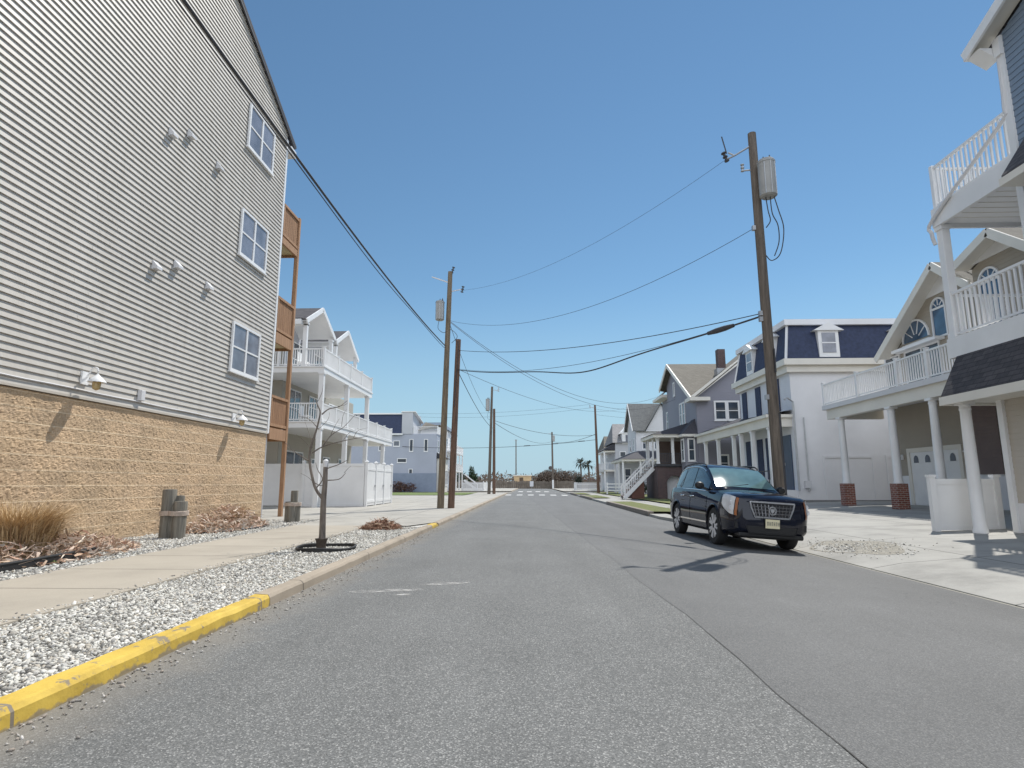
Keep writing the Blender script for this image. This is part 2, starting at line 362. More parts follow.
class F:
    """a wall frame: point(u, z, d) = O + u U + z Z + d N"""
    def __init__(s, O, U, Nn): s.O, s.U, s.N, s.Z = Vector(O), Vector(U), Vector(Nn), Vector((0, 0, 1))
    def p(s, u, z, d=0): return s.O + s.U*u + s.Z*z + s.N*d
    def box(s, mb, u0, u1, z0, z1, d0, d1, m=0):
        return mb.obox(s.p((u0+u1)/2, (z0+z1)/2, (d0+d1)/2), s.U*(u1-u0)/2, s.N*(d1-d0)/2, s.Z*(z1-z0)/2, m)
def street_west(x): return F((x, 0, 0), (0, 1, 0), (1, 0, 0))     # walls on the left side, facing the road
def street_east(x): return F((x, 0, 0), (0, 1, 0), (-1, 0, 0))    # walls on the right side, facing the road
def south(y): return F((0, y, 0), (1, 0, 0), (0, -1, 0))          # walls facing the camera
def north(y): return F((0, y, 0), (1, 0, 0), (0, 1, 0))
def clip(poly, z, keep_above):
    out = []
    for i in range(len(poly)):
        a, b = poly[i], poly[(i+1) % len(poly)]
        ia = a[1] >= z-1e-9 if keep_above else a[1] <= z+1e-9
        ib = b[1] >= z-1e-9 if keep_above else b[1] <= z+1e-9
        if ia: out.append(a)
        if ia != ib:
            t = (z-a[1])/(b[1]-a[1]); out.append((a[0]+t*(b[0]-a[0]), z))
    return out
def lap(mb, fr, poly, course=.14, lip=.014, m=0):
    """horizontal lap siding on a convex wall polygon of (u, z)"""
    z0 = min(p[1] for p in poly); z1 = max(p[1] for p in poly); z = z0
    while z < z1-1e-4:
        zt = min(z+course, z1); s = clip(clip(poly, z, True), zt, False)
        if len(s) >= 3:
            mb.poly([fr.p(u, zz, lip*(1-(zz-z)/course)) for u, zz in s], m)
            us = [u for u, zz in s if abs(zz-z) < 1e-6]
            if us and max(us)-min(us) > .01:
                a, b = min(us), max(us)
                mb.poly([fr.p(a, z, 0), fr.p(b, z, 0), fr.p(b, z, lip), fr.p(a, z, lip)], m)
        z += course
    return mb
def window(par, fr, u0, z0, w, h, cols=1, rows=2, fm=None, gm=None, fw=.075, label=None):
    fm = fm or M['white']; gm = gm or M['glass']; mb = MB(); u1, z1 = u0+w, z0+h
    fr.box(mb, u0, u0+fw, z0, z1, 0, .06); fr.box(mb, u1-fw, u1, z0, z1, 0, .06)
    fr.box(mb, u0+fw, u1-fw, z1-fw, z1, 0, .057); fr.box(mb, u0+fw, u1-fw, z0, z0+fw, 0, .057)
    fr.box(mb, u0-.04, u1+.04, z0-.05, z0, 0, .08)
    for i in range(1, cols):
        u = u0+w*i/cols; fr.box(mb, u-fw*.55, u+fw*.55, z0+fw, z1-fw, 0, .053)
    for i in range(1, rows):
        z = z0+h*i/rows; fr.box(mb, u0+fw, u1-fw, z-.025, z+.025, 0, .046)
    f = mb.build('window', fm, par)
    g = MB(); fr.box(g, u0+fw*.5, u1-fw*.5, z0+fw*.5, z1-fw*.5, 0, .027); g.build('pane', gm, f)
    if label: f['label'] = label
    return f
def arch_window(par, fr, uc, z0, w, rect_h, gm=None, spokes=5):
    gm = gm or M['skyglass']; r = w/2; zc = z0+rect_h; n = 16; mb = MB()
    arc = [(uc+r*math.cos(math.pi*i/n), zc+r*math.sin(math.pi*i/n)) for i in range(n+1)]
    for i in range(n): mb.bar(fr.p(*arc[i], .04), fr.p(*arc[i+1], .04), .07, .07, up=fr.N)
    fr.box(mb, uc-r-.035, uc+r+.035, z0-.07, z0, 0, .07)
    if rect_h > .1:
        fr.box(mb, uc-r-.035, uc-r+.035, z0, zc, 0, .07); fr.box(mb, uc+r-.035, uc+r+.035, z0, zc, 0, .07)
        fr.box(mb, uc-r+.035, uc+r-.035, zc-.04, zc+.04, 0, .065)
    for i in range(1, spokes):
        t = math.pi*i/spokes
        mb.bar(fr.p(uc+.3*r*math.cos(t), zc+.3*r*math.sin(t), .035), fr.p(uc+.97*r*math.cos(t), zc+.97*r*math.sin(t), .035), .03, .03, up=fr.N)
    f = mb.build('window', M['white'], par)
    MB().prism([fr.p(u, z, .004) for u, z in ([(uc-r, z0), (uc+r, z0)] if rect_h > .1 else []) + arc], fr.N*.02).build('pane', gm, f)
    return f
def railing(par, p0, p1, h=1.0, mat=None, step=.125, b=.035, posts=True, low=.1, name='railing', skip0=False):
    p0, p1 = Vector(p0), Vector(p1); d = p1-p0; L = d.length; mb = MB(); Z = Vector((0, 0, 1))
    mb.bar(p0+Z*h, p1+Z*h, .07, .06); mb.bar(p0+Z*low, p1+Z*low, .05, .05)
    n = max(2, int(L/step))
    for i in range(1, n):
        q = p0+d*i/n; mb.bar(q+Z*(low+.025), q+Z*(h-.03), b, b, up=d)
    if posts:
        k = max(1, round(L/2.2))
        for i in range(1 if skip0 else 0, k+1):
            q = p0+d*i/k; mb.bar(q, q+Z*(h+.08), .11, .11, up=d)
            mb.obox(q+Z*(h+.1), (.07, 0, 0), (0, .07, 0), (0, 0, .02))
    return mb.build(name, mat or M['white'], par)
def post(par, p0, p1, w=.18, mat=None, name='post', capital=True):
    mb = MB(); p0, p1 = Vector(p0), Vector(p1); mb.bar(p0, p1, w, w)
    if capital:
        mb.obox(p1-Vector((0, 0, .06)), (w*.66, 0, 0), (0, w*.66, 0), (0, 0, .055)); mb.obox(p0+Vector((0, 0, .07)), (w*.62, 0, 0), (0, w*.62, 0), (0, 0, .07))
    return mb.build(name, mat or M['white'], par, bevel=.008)
def column(par, x, y, z0, z1, r0, r1, mat=None):
    mb = MB(); h = z1-z0
    mb.lathe((x, y, z0), [(r0*1.18, 0), (r0*1.18, .08), (r0*1.02, .12), (r0, h*.35), (r0*.97, h*.5), (r1, h-.22), (r1*1.12, h-.2), (r1*1.12, h-.16), (r1, h-.14), (r1*1.05, h-.08)], 24)
    mb.box(x-r1*1.35, x+r1*1.35, y-r1*1.35, y+r1*1.35, z1-.08, z1)
    return mb.build('column', mat or M['white'], par, smooth=True)
def slope_roof(mb, quad, t=.12, m=0):
    """a roof slope: four corner points given, thickness added downwards"""
    mb.prism(quad, (0, 0, -t), m); return mb
def cable(name, label, pts, r=.012, sag=None, n=28, cat='power line', group=None, mat=None):
    if sag is not None:
        a, b = Vector(pts[0]), Vector(pts[1]); P = []
        for i in range(n+1):
            t = i/n; q = a.lerp(b, t); q.z -= sag*4*t*(1-t); P.append(q)
    else:
        P = [Vector(p) for p in pts]
    return tag(MB().tube(P, r, 6).build(name, mat or M['cable'], None, smooth=True), label, cat, group)
def smoothpts(pts, k=5):
    P = [Vector(p) for p in pts]; out = []
    for i in range(len(P)-1):
        p0, p1, p2, p3 = P[max(i-1, 0)], P[i], P[i+1], P[min(i+2, len(P)-1)]
        for j in range(k):
            t = j/k
            out.append(.5*((2*p1)+(p2-p0)*t+(2*p0-5*p1+4*p2-p3)*t*t+(3*p1-p0-3*p2+p3)*t*t*t))
    out.append(P[-1]); return out
def cloud(name, mat, parent, blobs, n, size, aspect=2.2, upward=0.0):
    """leaf sized faces spread through overlapping ellipsoids"""
    mb = MB(); o = RNG
    tot = sum(b[1][0]*b[1][1]*b[1][2] for b in blobs)
    for (c, rad) in blobs:
        k = int(n*rad[0]*rad[1]*rad[2]/tot)
        for _ in range(k):
            d = o.normal(size=3); d /= np.linalg.norm(d); d *= o.random()**(.42)
            p = Vector(c)+Vector((d[0]*rad[0], d[1]*rad[1], d[2]*rad[2]))
            if p.z < .02: p.z = abs(p.z)*.3+.03
            a = Vector(o.normal(size=3)); a.z += upward; a.normalize(); b = a.cross(Vector(o.normal(size=3))).normalized()
            s = size*(.6+.8*o.random())
            mb.add([p-b*s*.5/aspect, p+b*s*.5/aspect, p+a*s+b*s*.2/aspect, p+a*s-b*s*.2/aspect], [(0, 1, 2, 3)])
    return mb.build(name, mat, parent, recalc=False)
# ================================================================== the setting
def sheet(name, pts, mat, z=None, kind='structure', thick=0):
    mb = MB(); P = [(p[0], p[1], z if z is not None else p[2]) for p in pts]
    if thick: mb.prism(P, (0, 0, -thick))
    else: mb.poly(P)
    return tag(mb.build(name, mat), kind=kind)
def strip_mesh(name, xs, zs, ys, mat, kind='structure'):
    mb = MB()
    for j in range(len(ys)-1):
        for i in range(len(xs)-1):
            a = lambda ii, jj: (xs[ii], ys[jj], zs[ii])
            mb.poly([a(i, j), a(i+1, j), a(i+1, j+1), a(i, j+1)])
    return tag(mb.build(name, mat), kind=kind)
sheet('ground', [(-600, -80), (600, -80), (600, 900), (-600, 900)], M['court'], -.16)
def roadz(x): return 0.0 if x < 1.45 else (-.012*(x-1.45) if x < 4 else -.031-.075*(x-4))
def road_right(y): return 5.86 if y < 19 else (5.86-(y-19)*.15 if y < 24 else 5.1)
mb = MB(); ys = [-12, 0, 10, 19, 24, 40, 64, 72, 100, 140]
for a, b in zip(ys[:-1], ys[1:]):
    ra, rb = road_right(a), road_right(b)
    mb.poly([(-2.95, a, 0), (1.45, a, 0), (1.45, b, 0), (-2.95, b, 0)])
    mb.poly([(1.45, a, 0), (4, a, roadz(4)), (4, b, roadz(4)), (1.45, b, 0)]); mb.poly([(4, a, roadz(4)), (ra, a, roadz(ra)), (rb, b, roadz(rb)), (4, b, roadz(4))])
tag(mb.build('road', M['asphalt']), kind='structure')
mb = MB(); rows = []
for i in range(121):
    y = -8 + i*.75 if i < 120 else 82
    x0 = 1.56 - .004*max(0, y-4) - .000*y + .018*math.sin(y*1.3)+.008*math.sin(y*4.3+1)+.006*RNG.normal()
    if y > 6: x0 -= .03*(y-6)
    rows.append((x0, y))
for (xa, ya), (xb, yb) in zip(rows[:-1], rows[1:]):
    ra, rb = road_right(ya), road_right(yb)
    h = .006
    mb.poly([(xa, ya, roadz(xa)+.0015), (xa+.05, ya, roadz(xa+.05)+h), (xb+.05, yb, roadz(xb+.05)+h), (xb, yb, roadz(xb)+.0015)])
    mb.poly([(xa+.05, ya, roadz(xa+.05)+h), (max(xa+.06, 1.5), ya, roadz(max(xa+.06, 1.5))+h), (max(xb+.06, 1.5), yb, roadz(max(xb+.06, 1.5))+h), (xb+.05, yb, roadz(xb+.05)+h)])
    mb.poly([(max(xa+.06, 1.5), ya, roadz(max(xa+.06, 1.5))+h), (4, ya, roadz(4)+h), (4, yb, roadz(4)+h), (max(xb+.06, 1.5), yb, roadz(max(xb+.06, 1.5))+h)]); mb.poly([(4, ya, roadz(4)+h), (ra, ya, roadz(ra)+h), (rb, yb, roadz(rb)+h), (4, yb, roadz(4)+h)])
tag(mb.build('road_patch', M['asphalt_new']), kind='structure')
# open seam between the two layers of asphalt
mb = MB()
for (xa, ya), (xb, yb) in zip(rows[:-1], rows[1:]):
    w = .0032*max(0, 1-max(0, ya-3.0)/6)*(.25+1.1*RNG.random())
    if ya > 8.6: break
    mb.poly([(xa-w, ya, .004), (xa+w*.6, ya, .005), (xb+w*.6, yb, .005), (xb-w, yb, .004)])
tag(mb.build('road_seam', plain('crack', (.06, .058, .055), .9)), kind='structure')
# cross street and crosswalk bars
sheet('cross_street', [(-60, 74), (-2.95, 74), (-2.95, 90), (-60, 90)], M['asphalt'], .0)
sheet('cross_street', [(5.1, 82), (70, 82), (70, 94), (5.1, 94)], M['asphalt'], -.05)
mb = MB()
for i in range(6):
    x = -2.7+i*1.22; z = roadz(x)+.014
    mb.poly([(x, 63.8, z), (x+.62, 63.8, roadz(x+.62)+.014), (x+.62, 67, roadz(x+.62)+.014), (x, 67, z)])
for i in range(4):
    x = -1.8+i*1.3; z = roadz(x)+.014
    mb.poly([(x, 88, z), (x+.7, 88, roadz(x+.7)+.014), (x+.7, 93, roadz(x+.7)+.014), (x, 93, z)])
tag(mb.build('crosswalk_marking', M['paintwhite']), kind='structure')
# worn smear of white paint on the asphalt
def mat_smear():
    m, nt, b = newmat('worn_white_paint'); v = coords(nt, (3.5, 14, 1))
    a = ramp(nt, noise(nt, v, 1.6, 7, .7), [(.47, (0, 0, 0)), (.60, (1, 1, 1))])
    b.inputs['Base Color'].default_value = (.55, .54, .52, 1); b.inputs['Roughness'].default_value = .9
    nt.links.new(math_(nt, 'MULTIPLY', a, .8), b.inputs['Alpha']); return m
mb = MB()
def blob(cx, cy, lx, ly, ang):
    P = []
    for i in range(14):
        t = 2*math.pi*i/14; k = .8+.3*RNG.random(); a, b = lx*k*math.cos(t), ly*k*math.sin(t)
        P.append((cx+a*math.cos(ang)-b*math.sin(ang), cy+a*math.sin(ang)+b*math.cos(ang), .004))
    mb.poly(P)
blob(-1.72, 7.48, .50, .10, .22); blob(-1.10, 8.02, .36, .09, .3); blob(-1.5, 7.22, .14, .05, .2)
tag(mb.build('paint_smear', mat_smear()), kind='structure')
# left verge: kerbs, gravel bed, sidewalk, apron
def kerb(name, y0, y1, mat, x0=-2.97, x1=-2.79, h=.12, cap0=0, cap1=0):
    mb = MB(); n = max(2, int((y1-y0)/.25)); prof = [(x1, -.05), (x1-.012, h-.035), (x1-.035, h-.006), (x1-.06, h), (x0, h), (x0, -.05)]
    V = []
    for i in range(n+1):
        y = y0+(y1-y0)*i/n; k = 1.0
        if cap1 and i == n: k = .35
        jit = .004*RNG.normal()
        V.append([(x+jit, y, z*k+(.003*RNG.normal() if z > .05 else 0)) for x, z in prof])
    for i in range(n):
        for j in range(len(prof)-1): mb.add([V[i][j], V[i][j+1], V[i+1][j+1], V[i+1][j]], [(0, 1, 2, 3)])
    mb.poly(V[0]); mb.poly(V[-1])
    return tag(mb.build(name, mat, smooth=True, angle=60), kind='structure')
kerb('yellow_kerb', -6, 6.55, M['yellow'])
kerb('kerb', 6.56, 17.2, M['kerb'])
kerb('yellow_kerb', 17.21, 18.4, M['yellow'], cap1=1)
kerb('kerb', 18.41, 31, M['kerb'], h=.11)
kerb('kerb', 31.01, 73.5, M['kerb'], h=.12)
kerb('kerb', 90.5, 139, M['kerb'])
sheet('gravel_bed', [(-4.5, -6), (-2.97, -6), (-2.97, 18.4), (-4.5, 18.4)], M['gravelbed'], .085)
sheet('gravel_bed', [(-9.2, -6), (-6.1, -6), (-6.9, 19.6), (-9.2, 19.6)], M['gravelbed'], .085)
mb = MB(); mb.prism([(-6.15, -6, .12), (-4.48, -6, .12), (-4.48, 16.9, .12), (-6.7, 16.9, .12)], (0, 0, -.12)); tag(mb.build('sidewalk', M['walk']), kind='structure')
sheet('driveway_apron', [(-24, 19.65), (-6.9, 19.65), (-6.72, 16.92), (-3.45, 16.92), (-2.97, 18.3), (-2.97, 58), (-24, 58)], M['apron'], .112)
sheet('sidewalk', [(-6.4, 58.01), (-2.97, 58.01), (-2.97, 74), (-6.4, 74)], M['apron'], .118)
sheet('green_lawn', [(-26, 58.01), (-6.42, 58.01), (-6.42, 73.5), (-26, 73.5)], M['greenlawn'], .15)
sheet('sidewalk', [(-40, 90.2), (-2.97, 90.2), (-2.97, 139), (-40, 139)], M['apron'], .1)
# right side: driveway slabs, verge, sidewalk, lawn
xs = [5.80, 5.83, 6.35, 8.2, 10.4, 14, 16, 40]; zs = [-.30, -.145, -.05, .10, .17, .36, .40, .42]
strip_mesh('driveway', xs, zs, [-12, 0, 10, 19, 24, 31.5], M['drive'])
def dz(x): return float(np.interp(x, xs, zs))
mb = MB()
for (y0, y1) in ((26, 40), (50, 61), (66, 76)):
    mb.prism([(5.03, y0, .1), (5.28, y0, .1), (5.28, y1, .1), (5.03, y1, .1)], (0, 0, -.3))
tag(mb.build('kerb', plain('dark_kerb', (.22, .19, .16), .9, .25, 4)), kind='structure')
for (y0, y1) in ((26, 40), (50, 61), (66, 76)):
    sheet('grass_verge', [(5.28, y0), (6.7, y0), (6.7, y1), (5.28, y1)], M['lawn'], .095)
sheet('sidewalk', [(5.08, 31.5), (8.3, 31.5), (8.3, 81.5), (5.08, 81.5)], M['drive'], .03, thick=.3)
sheet('sidewalk', [(5.08, 24), (5.81, 19), (5.81, 31.5), (5.08, 31.5)], M['drive'], .0, thick=.3)
sheet('lawn', [(8.3, 31.5), (40, 31.5), (40, 81.5), (8.3, 81.5)], M['lawn'], .105)
sheet('sidewalk', [(5.1, 94), (12, 94), (12, 139), (5.1, 139)], M['apron'], .05)
sheet('lawn', [(12, 94), (60, 94), (60, 139), (12, 139)], M['lawn'], .05)
# dunes at the end of the street
mb = MB(); nx, ny = 90, 22
for j in range(ny+1):
    for i in range(nx+1):
        x = -220+440*i/nx; y = 142+j*8
        h = (1.0+1.3*math.sin(x*.11+1.2)*math.sin(x*.043)+.8*math.sin(y*.2+x*.05))*min(1, j/3)*(1 if j < ny-2 else .5)
        mb.v.append((x, y, max(-.1, h+.3*RNG.random())))
for j in range(ny):
    for i in range(nx):
        k = j*(nx+1)+i; mb.f.append((k, k+1, k+nx+2, k+nx+1)); mb.m.append(0)
tag(mb.build('dunes', M['sand'], smooth=True, angle=80), kind='structure')
# ------------------------------------------------------------------ loose pebbles
def pebbles(name, pts, zs_, size, mat, label=None):
    t = (1+5**.5)/2
    ico = np.array([(-1, t, 0), (1, t, 0), (-1, -t, 0), (1, -t, 0), (0, -1, t), (0, 1, t), (0, -1, -t), (0, 1, -t), (t, 0, -1), (t, 0, 1), (-t, 0, -1), (-t, 0, 1)])/1.9
    fc = np.array([(0, 11, 5), (0, 5, 1), (0, 1, 7), (0, 7, 10), (0, 10, 11), (1, 5, 9), (5, 11, 4), (11, 10, 2), (10, 7, 6), (7, 1, 8), (3, 9, 4), (3, 4, 2), (3, 2, 6), (3, 6, 8), (3, 8, 9), (4, 9, 5), (2, 4, 11), (6, 2, 10), (8, 6, 7), (9, 8, 1)])
    n = len(pts); V = np.repeat(ico[None], n, 0)*(1+.18*RNG.normal(size=(n, 12, 1)))
    s = size*np.exp(.32*RNG.normal(size=(n, 1, 1)))*np.stack([.6+.5*RNG.random(n), .45+.4*RNG.random(n), .35+.25*RNG.random(n)], 1)[:, None, :]
    V = V*s; a = RNG.random(n)*6.28; c, sn = np.cos(a)[:, None], np.sin(a)[:, None]
    tl = .4*RNG.normal(size=n)[:, None]; z = V[..., 2]+V[..., 0]*tl
    x = V[..., 0]*c-V[..., 1]*sn; y = V[..., 0]*sn+V[..., 1]*c
    W = np.stack([x+pts[:, 0:1], y+pts[:, 1:2], z+zs_[:, None]], -1).reshape(-1, 3)
    T = (fc[None]+12*np.arange(n)[:, None, None]).reshape(-1, 3)
    me = bpy.data.meshes.new(name); me.vertices.add(len(W)); me.vertices.foreach_set('co', W.ravel())
    me.loops.add(T.size); me.loops.foreach_set('vertex_index', T.ravel().astype(np.int32))
    me.polygons.add(len(T)); me.polygons.foreach_set('loop_start', np.arange(0, T.size, 3, dtype=np.int32))
    me.update(); me.validate(); me.materials.append(mat)
    return tag(link(bpy.data.objects.new(name, me)), label, 'gravel' if label else None, kind='stuff')
def scat(n, x0, x1, y0, y1): return np.stack([x0+(x1-x0)*RNG.random(n), y0+(y1-y0)*RNG.random(n)], 1)
p = np.concatenate([scat(12500, -4.52, -2.96, 2.6, 7), scat(9500, -4.52, -2.96, 7, 13), scat(3200, -4.5, -2.96, 13, 16.7)])
pebbles('gravel', p, .094+.012*RNG.random(len(p)), .017, M['stones'], 'white and grey pebbles filling the verge between the yellow kerb and the sidewalk')
p = np.concatenate([scat(11000, -8.95, -6.1, 6.5, 13), scat(6500, -8.95, -6.3, 13, 19.6)])
p = p[p[:, 0] < -6.32-(p[:, 1]-6)*.028]
pebbles('gravel', p, .096+.012*RNG.random(len(p)), .021, M['stones'], 'white pebbles filling the bed between the sidewalk and the tan block wall')
p = np.stack([-4.50-np.abs(RNG.normal(size=420))*.07, 2.6+13.8*RNG.random(420)], 1)
pebbles('gravel', p, np.full(420, .122), .014, M['stones'], 'stray pebbles spilled along the road side edge of the sidewalk')
n = 700; y = 2.6+15*RNG.random(n)**1.3; x = -2.78+np.abs(RNG.normal(size=n))*.16
pebbles('kerb_crumbs', np.stack([x, y], 1), np.full(n, .006), .011, M['crumbs'], 'grit and small stones gathered in the gutter along the left kerb')
n = 700; p = np.stack([6.75+.42*RNG.normal(size=n), 12.9+.62*RNG.normal(size=n)], 1); p = p[p[:, 0] > 6.0]
pebbles('gravel', p, np.array([dz(a)+.006 for a in p[:, 0]]), .018, M['stones'], 'patch of pebbles on sandy ground beside the dark parked car')
P = [(6.8+.75*math.cos(t)*(1+.12*math.sin(3*t)), 12.9+1.2*math.sin(t)*(1+.1*math.cos(4*t))) for t in np.linspace(0, 6.283, 40)[:-1]]
tag(MB().add([(6.8, 12.9, dz(6.8)+.004)]+[(a, b, dz(a)+.004) for a, b in P], [(0, i+1, (i+1) % 39+1) for i in range(39)]).build('sand_patch', plain('driveway_sand', (.27, .255, .22), .95, .2, 6, .4, 30)), kind='structure')
# ================================================================== LEFT SIDE
# ------------------------------------------------------------------ sided apartment building on a block ground floor
AB = thing('apartment_building', (-9, 20, 0), 'tall apartment building with tan lap siding over a rough tan block ground floor', 'building')
XW = -8.99; fw = street_west(XW)
rake = lambda y: 13.86+(20.5-y)*.478
gab = [(-8, 3.0), (19.9, 3.0), (19.9, rake(19.9)), (7.0, rake(7.0)), (-8, rake(7.0)-.478*15)]
mb = MB(); lap(mb, fw, gab, .138, .033)
for i in range(78):
    z = 3.0+.138*i
    for y in (RNG.random()*1.5-4+3.66*k_ for k_ in range(7)):
        if y < 19.7 and z+.13 < rake(max(y, 7)) and (y > 2): mb.prism([fw.p(y, z+.001, .0335), fw.p(y+.012, z+.001, .034), fw.p(y+.012, z+.128, .004), fw.p(y, z+.128, .003)], fw.N*.0022)
mb.build('siding', M['tan_siding'], AB, recalc=False)
mb = MB(); mb.box(-9.6, -9.0, -8, 19.89, 2.98, 13.5); mb.box(-23, -9.6, -8, 19.89, 0, 13.5)
mb.prism([(-9.01, y, z) for y, z in gab], (-14, 0, 0)); mb.build('wall', M['tan_siding'], AB)
mb = MB(); fw.box(mb, -8, 19.9, 2.955, 3.0, -.05, .042); mb.build('drip_trim', M['beige'], AB)
# split face block wall as real relief
mb = MB(); NY, NZ = 1000, 140; y0, y1, z0, z1 = -8, 19.89, -.1, 2.94
yy = np.linspace(y0, y1, NY+1); zz = np.linspace(z0, z1, NZ+1)
g1 = RNG.normal(size=(NY+1, NZ+1)); g2 = np.repeat(np.repeat(RNG.normal(size=(NY//2+2, NZ//3+2)), 2, 0), 3, 1)[:NY+1, :NZ+1]
rel = .003*g1+.0036*g2
joint = np.abs(((zz/.277+.5) % 1)-.0); joint = np.minimum(joint, 1-joint)
rel = rel*np.clip(joint/.10, .15, 1)[None]+.002*(joint < .05)[None]
for i in range(NY+1):
    for j in range(NZ+1): mb.v.append((-9.0+float(rel[i, j]), float(yy[i]), float(zz[j])))
for i in range(NY):
    for j in range(NZ):
        k = i*(NZ+1)+j; mb.f.append((k, k+NZ+1, k+NZ+2, k+1)); mb.m.append(0)
mb.build('block_wall', M['stone'], AB, recalc=False)
MB().box(-23, -9.06, 19.85, 19.92, 0, 2.93).build('block_return', M['stone'], AB)
# corner board and downspout, rake trim, roof
mb = MB(); mb.box(-9.03, -8.95, 19.86, 19.98, 2.98, 13.9); mb.box(-9.12, -9.03, 19.9, 19.98, 2.98, 13.9); mb.build('corner_board', M['white'], AB)
mb = MB(); mb.tube([(-9.06, 20.02, .15), (-9.06, 20.02, 13.3), (-9.0, 20.2, 13.7)], .04, 8); mb.build('downspout', M['offwhite'], AB)
rf = MB()
P = [(-23.3, 20.5, rake(20.5)+.12), (-8.87, 20.5, rake(20.5)+.12), (-8.87, 7, rake(7)+.12), (-23.3, 7, rake(7)+.12)]
slope_roof(rf, P, .1); P = [(-23.3, -8.6, rake(7)-.478*15.6+.12), (-8.72, -8.6, rake(7)-.478*15.6+.12), P[2], P[3]]; slope_roof(rf, P, .1)
rf.build('roof', M['darkroof'], AB)
mb = MB(); mb.bar((-8.9, 20.45, rake(20.45)-.0), (-8.9, 7, rake(7)-.0), .05, .14, up=(0, 0, 1)); mb.bar((-8.78, 7, rake(7)-.07), (-8.78, -8.5, rake(7)-.478*15.5-.07), .09, .22)
mb.build('rake_board', M['trimdark'], AB)
MB().box(-9.6, -8.84, 19.99, 20.45, 13.45, 13.7).build('eave_return', M['white'], AB)
for z in (4.66, 8.31, 11.92): window(AB, street_west(XW+.028), 16.98, z-.04, 1.82, 1.52, 2, 2, gm=M['curtained'])
for y, z in ((13.3, 9.95), (14.05, 10.38), (15.5, 10.3), (13.2, 6.42), (14.02, 6.75), (15.5, 6.7)):
    mb = MB(); fw.box(mb, y-.1, y+.1, z-.1, z+.12, .02, .05)
    mb.prism([fw.p(y-.1, z-.08, .05), fw.p(y-.1, z+.1, .05), fw.p(y-.1, z-.02, .16), fw.p(y-.1, z-.09, .16)], (0, .2, 0)); mb.build('dryer_vent', M['offwhite'], AB)
def wall_lamp(y, z):
    mb = MB(); fw.box(mb, y-.09, y+.09, z-.02, z+.24, .02, .06)
    mb.tube(smoothpts([fw.p(y, z+.1, .06), fw.p(y, z+.2, .12), fw.p(y, z+.32, .2), fw.p(y, z+.30, .29), fw.p(y, z+.16, .3)], 5), .016, 8)
    l = mb.build('wall_lamp', M['white'], AB, smooth=True); c = fw.p(y, z-.02, .30)
    MB().lathe(c, [(.03, .2), (.06, .16), (.10, .13), (.16, .06), (.165, .04), (.15, .04), (.05, .12), (.02, .17)], 20).build('lamp_shade', M['white'], l, smooth=True)
    MB().lathe(c, [(.01, -.12), (.065, -.09), (.08, 0), (.07, .06), (.01, .07)], 14).build('lamp_glass', M['amber'], l, smooth=True)
wall_lamp(11.42, 3.27); wall_lamp(17.5, 3.14)
mb = MB(); fw.box(mb, 13.08, 13.22, 3.16, 3.4, .02, .12); mb.build('junction_box', M['offwhite'], AB, bevel=.01)
mb = MB(); fw.box(mb, 17.95, 18.05, 3.16, 3.34, .02, .1); mb.build('junction_box', M['offwhite'], AB, bevel=.01)
MB().tube([fw.p(-8, 3.135, .04)]+[fw.p(y, 3.13+.006*math.sin(y*3), .045) for y in np.linspace(2, 19.8, 30)], .014, 6).build('conduit', M['offwhite'], AB)
# timber decks on the far end
YD = 21.42
for (zr0, zr1, zp) in ((2.8, 3.18, 4.33), (6.2, 6.57, 7.9), (9.9, 10.14, 11.42)):
    mb = MB(); mb.box(-14, -9.02, 20.0, YD, zr0+.1, zr1); d = mb.build('deck_floor', M['deckceil'], AB)
    mb = MB(); mb.box(-9.02, -8.94, 20.0, YD+.06, zr0, zr1+.01); mb.box(-14, -9.02, YD, YD+.06, zr0, zr1+.01); mb.build('deck_rim', M['redwood'], AB)
    mb = MB()
    for k in range(9): mb.box(-9.0, -8.975, 20.08+k*.154, 20.08+k*.154+.142, zr1+.16, zp-.1)
    for k in range(40): mb.box(-13.95+k*.12, -13.95+k*.12+.11, YD, YD+.025, zr1+.16, zp-.1)
    mb.build('deck_panel', M['redwood_panel'], AB)
    mb = MB(); mb.box(-9.05, -8.93, 20.0, YD+.08, zp-.09, zp); mb.box(-9.02, -8.94, 20.0, YD, zr1+.07, zr1+.17); mb.box(-9.02, -8.94, 20.0, 20.07, zr1+.17, zp-.09)
    mb.box(-14, -9.05, YD-.02, YD+.08, zp-.09, zp); mb.box(-14, -9.05, YD, YD+.07, zr1+.07, zr1+.17); mb.build('deck_rail', M['redwood'], AB)
mb = MB(); mb.box(-9.06, -8.92, YD-.06, YD+.08, 0, 11.5); mb.build('deck_post', M['redwood'], AB, bevel=.01)
mb = MB(); mb.box(-13.9, -13.76, YD-.06, YD+.08, 0, 11.5); mb.build('deck_post', M['redwood'], AB, bevel=.01)
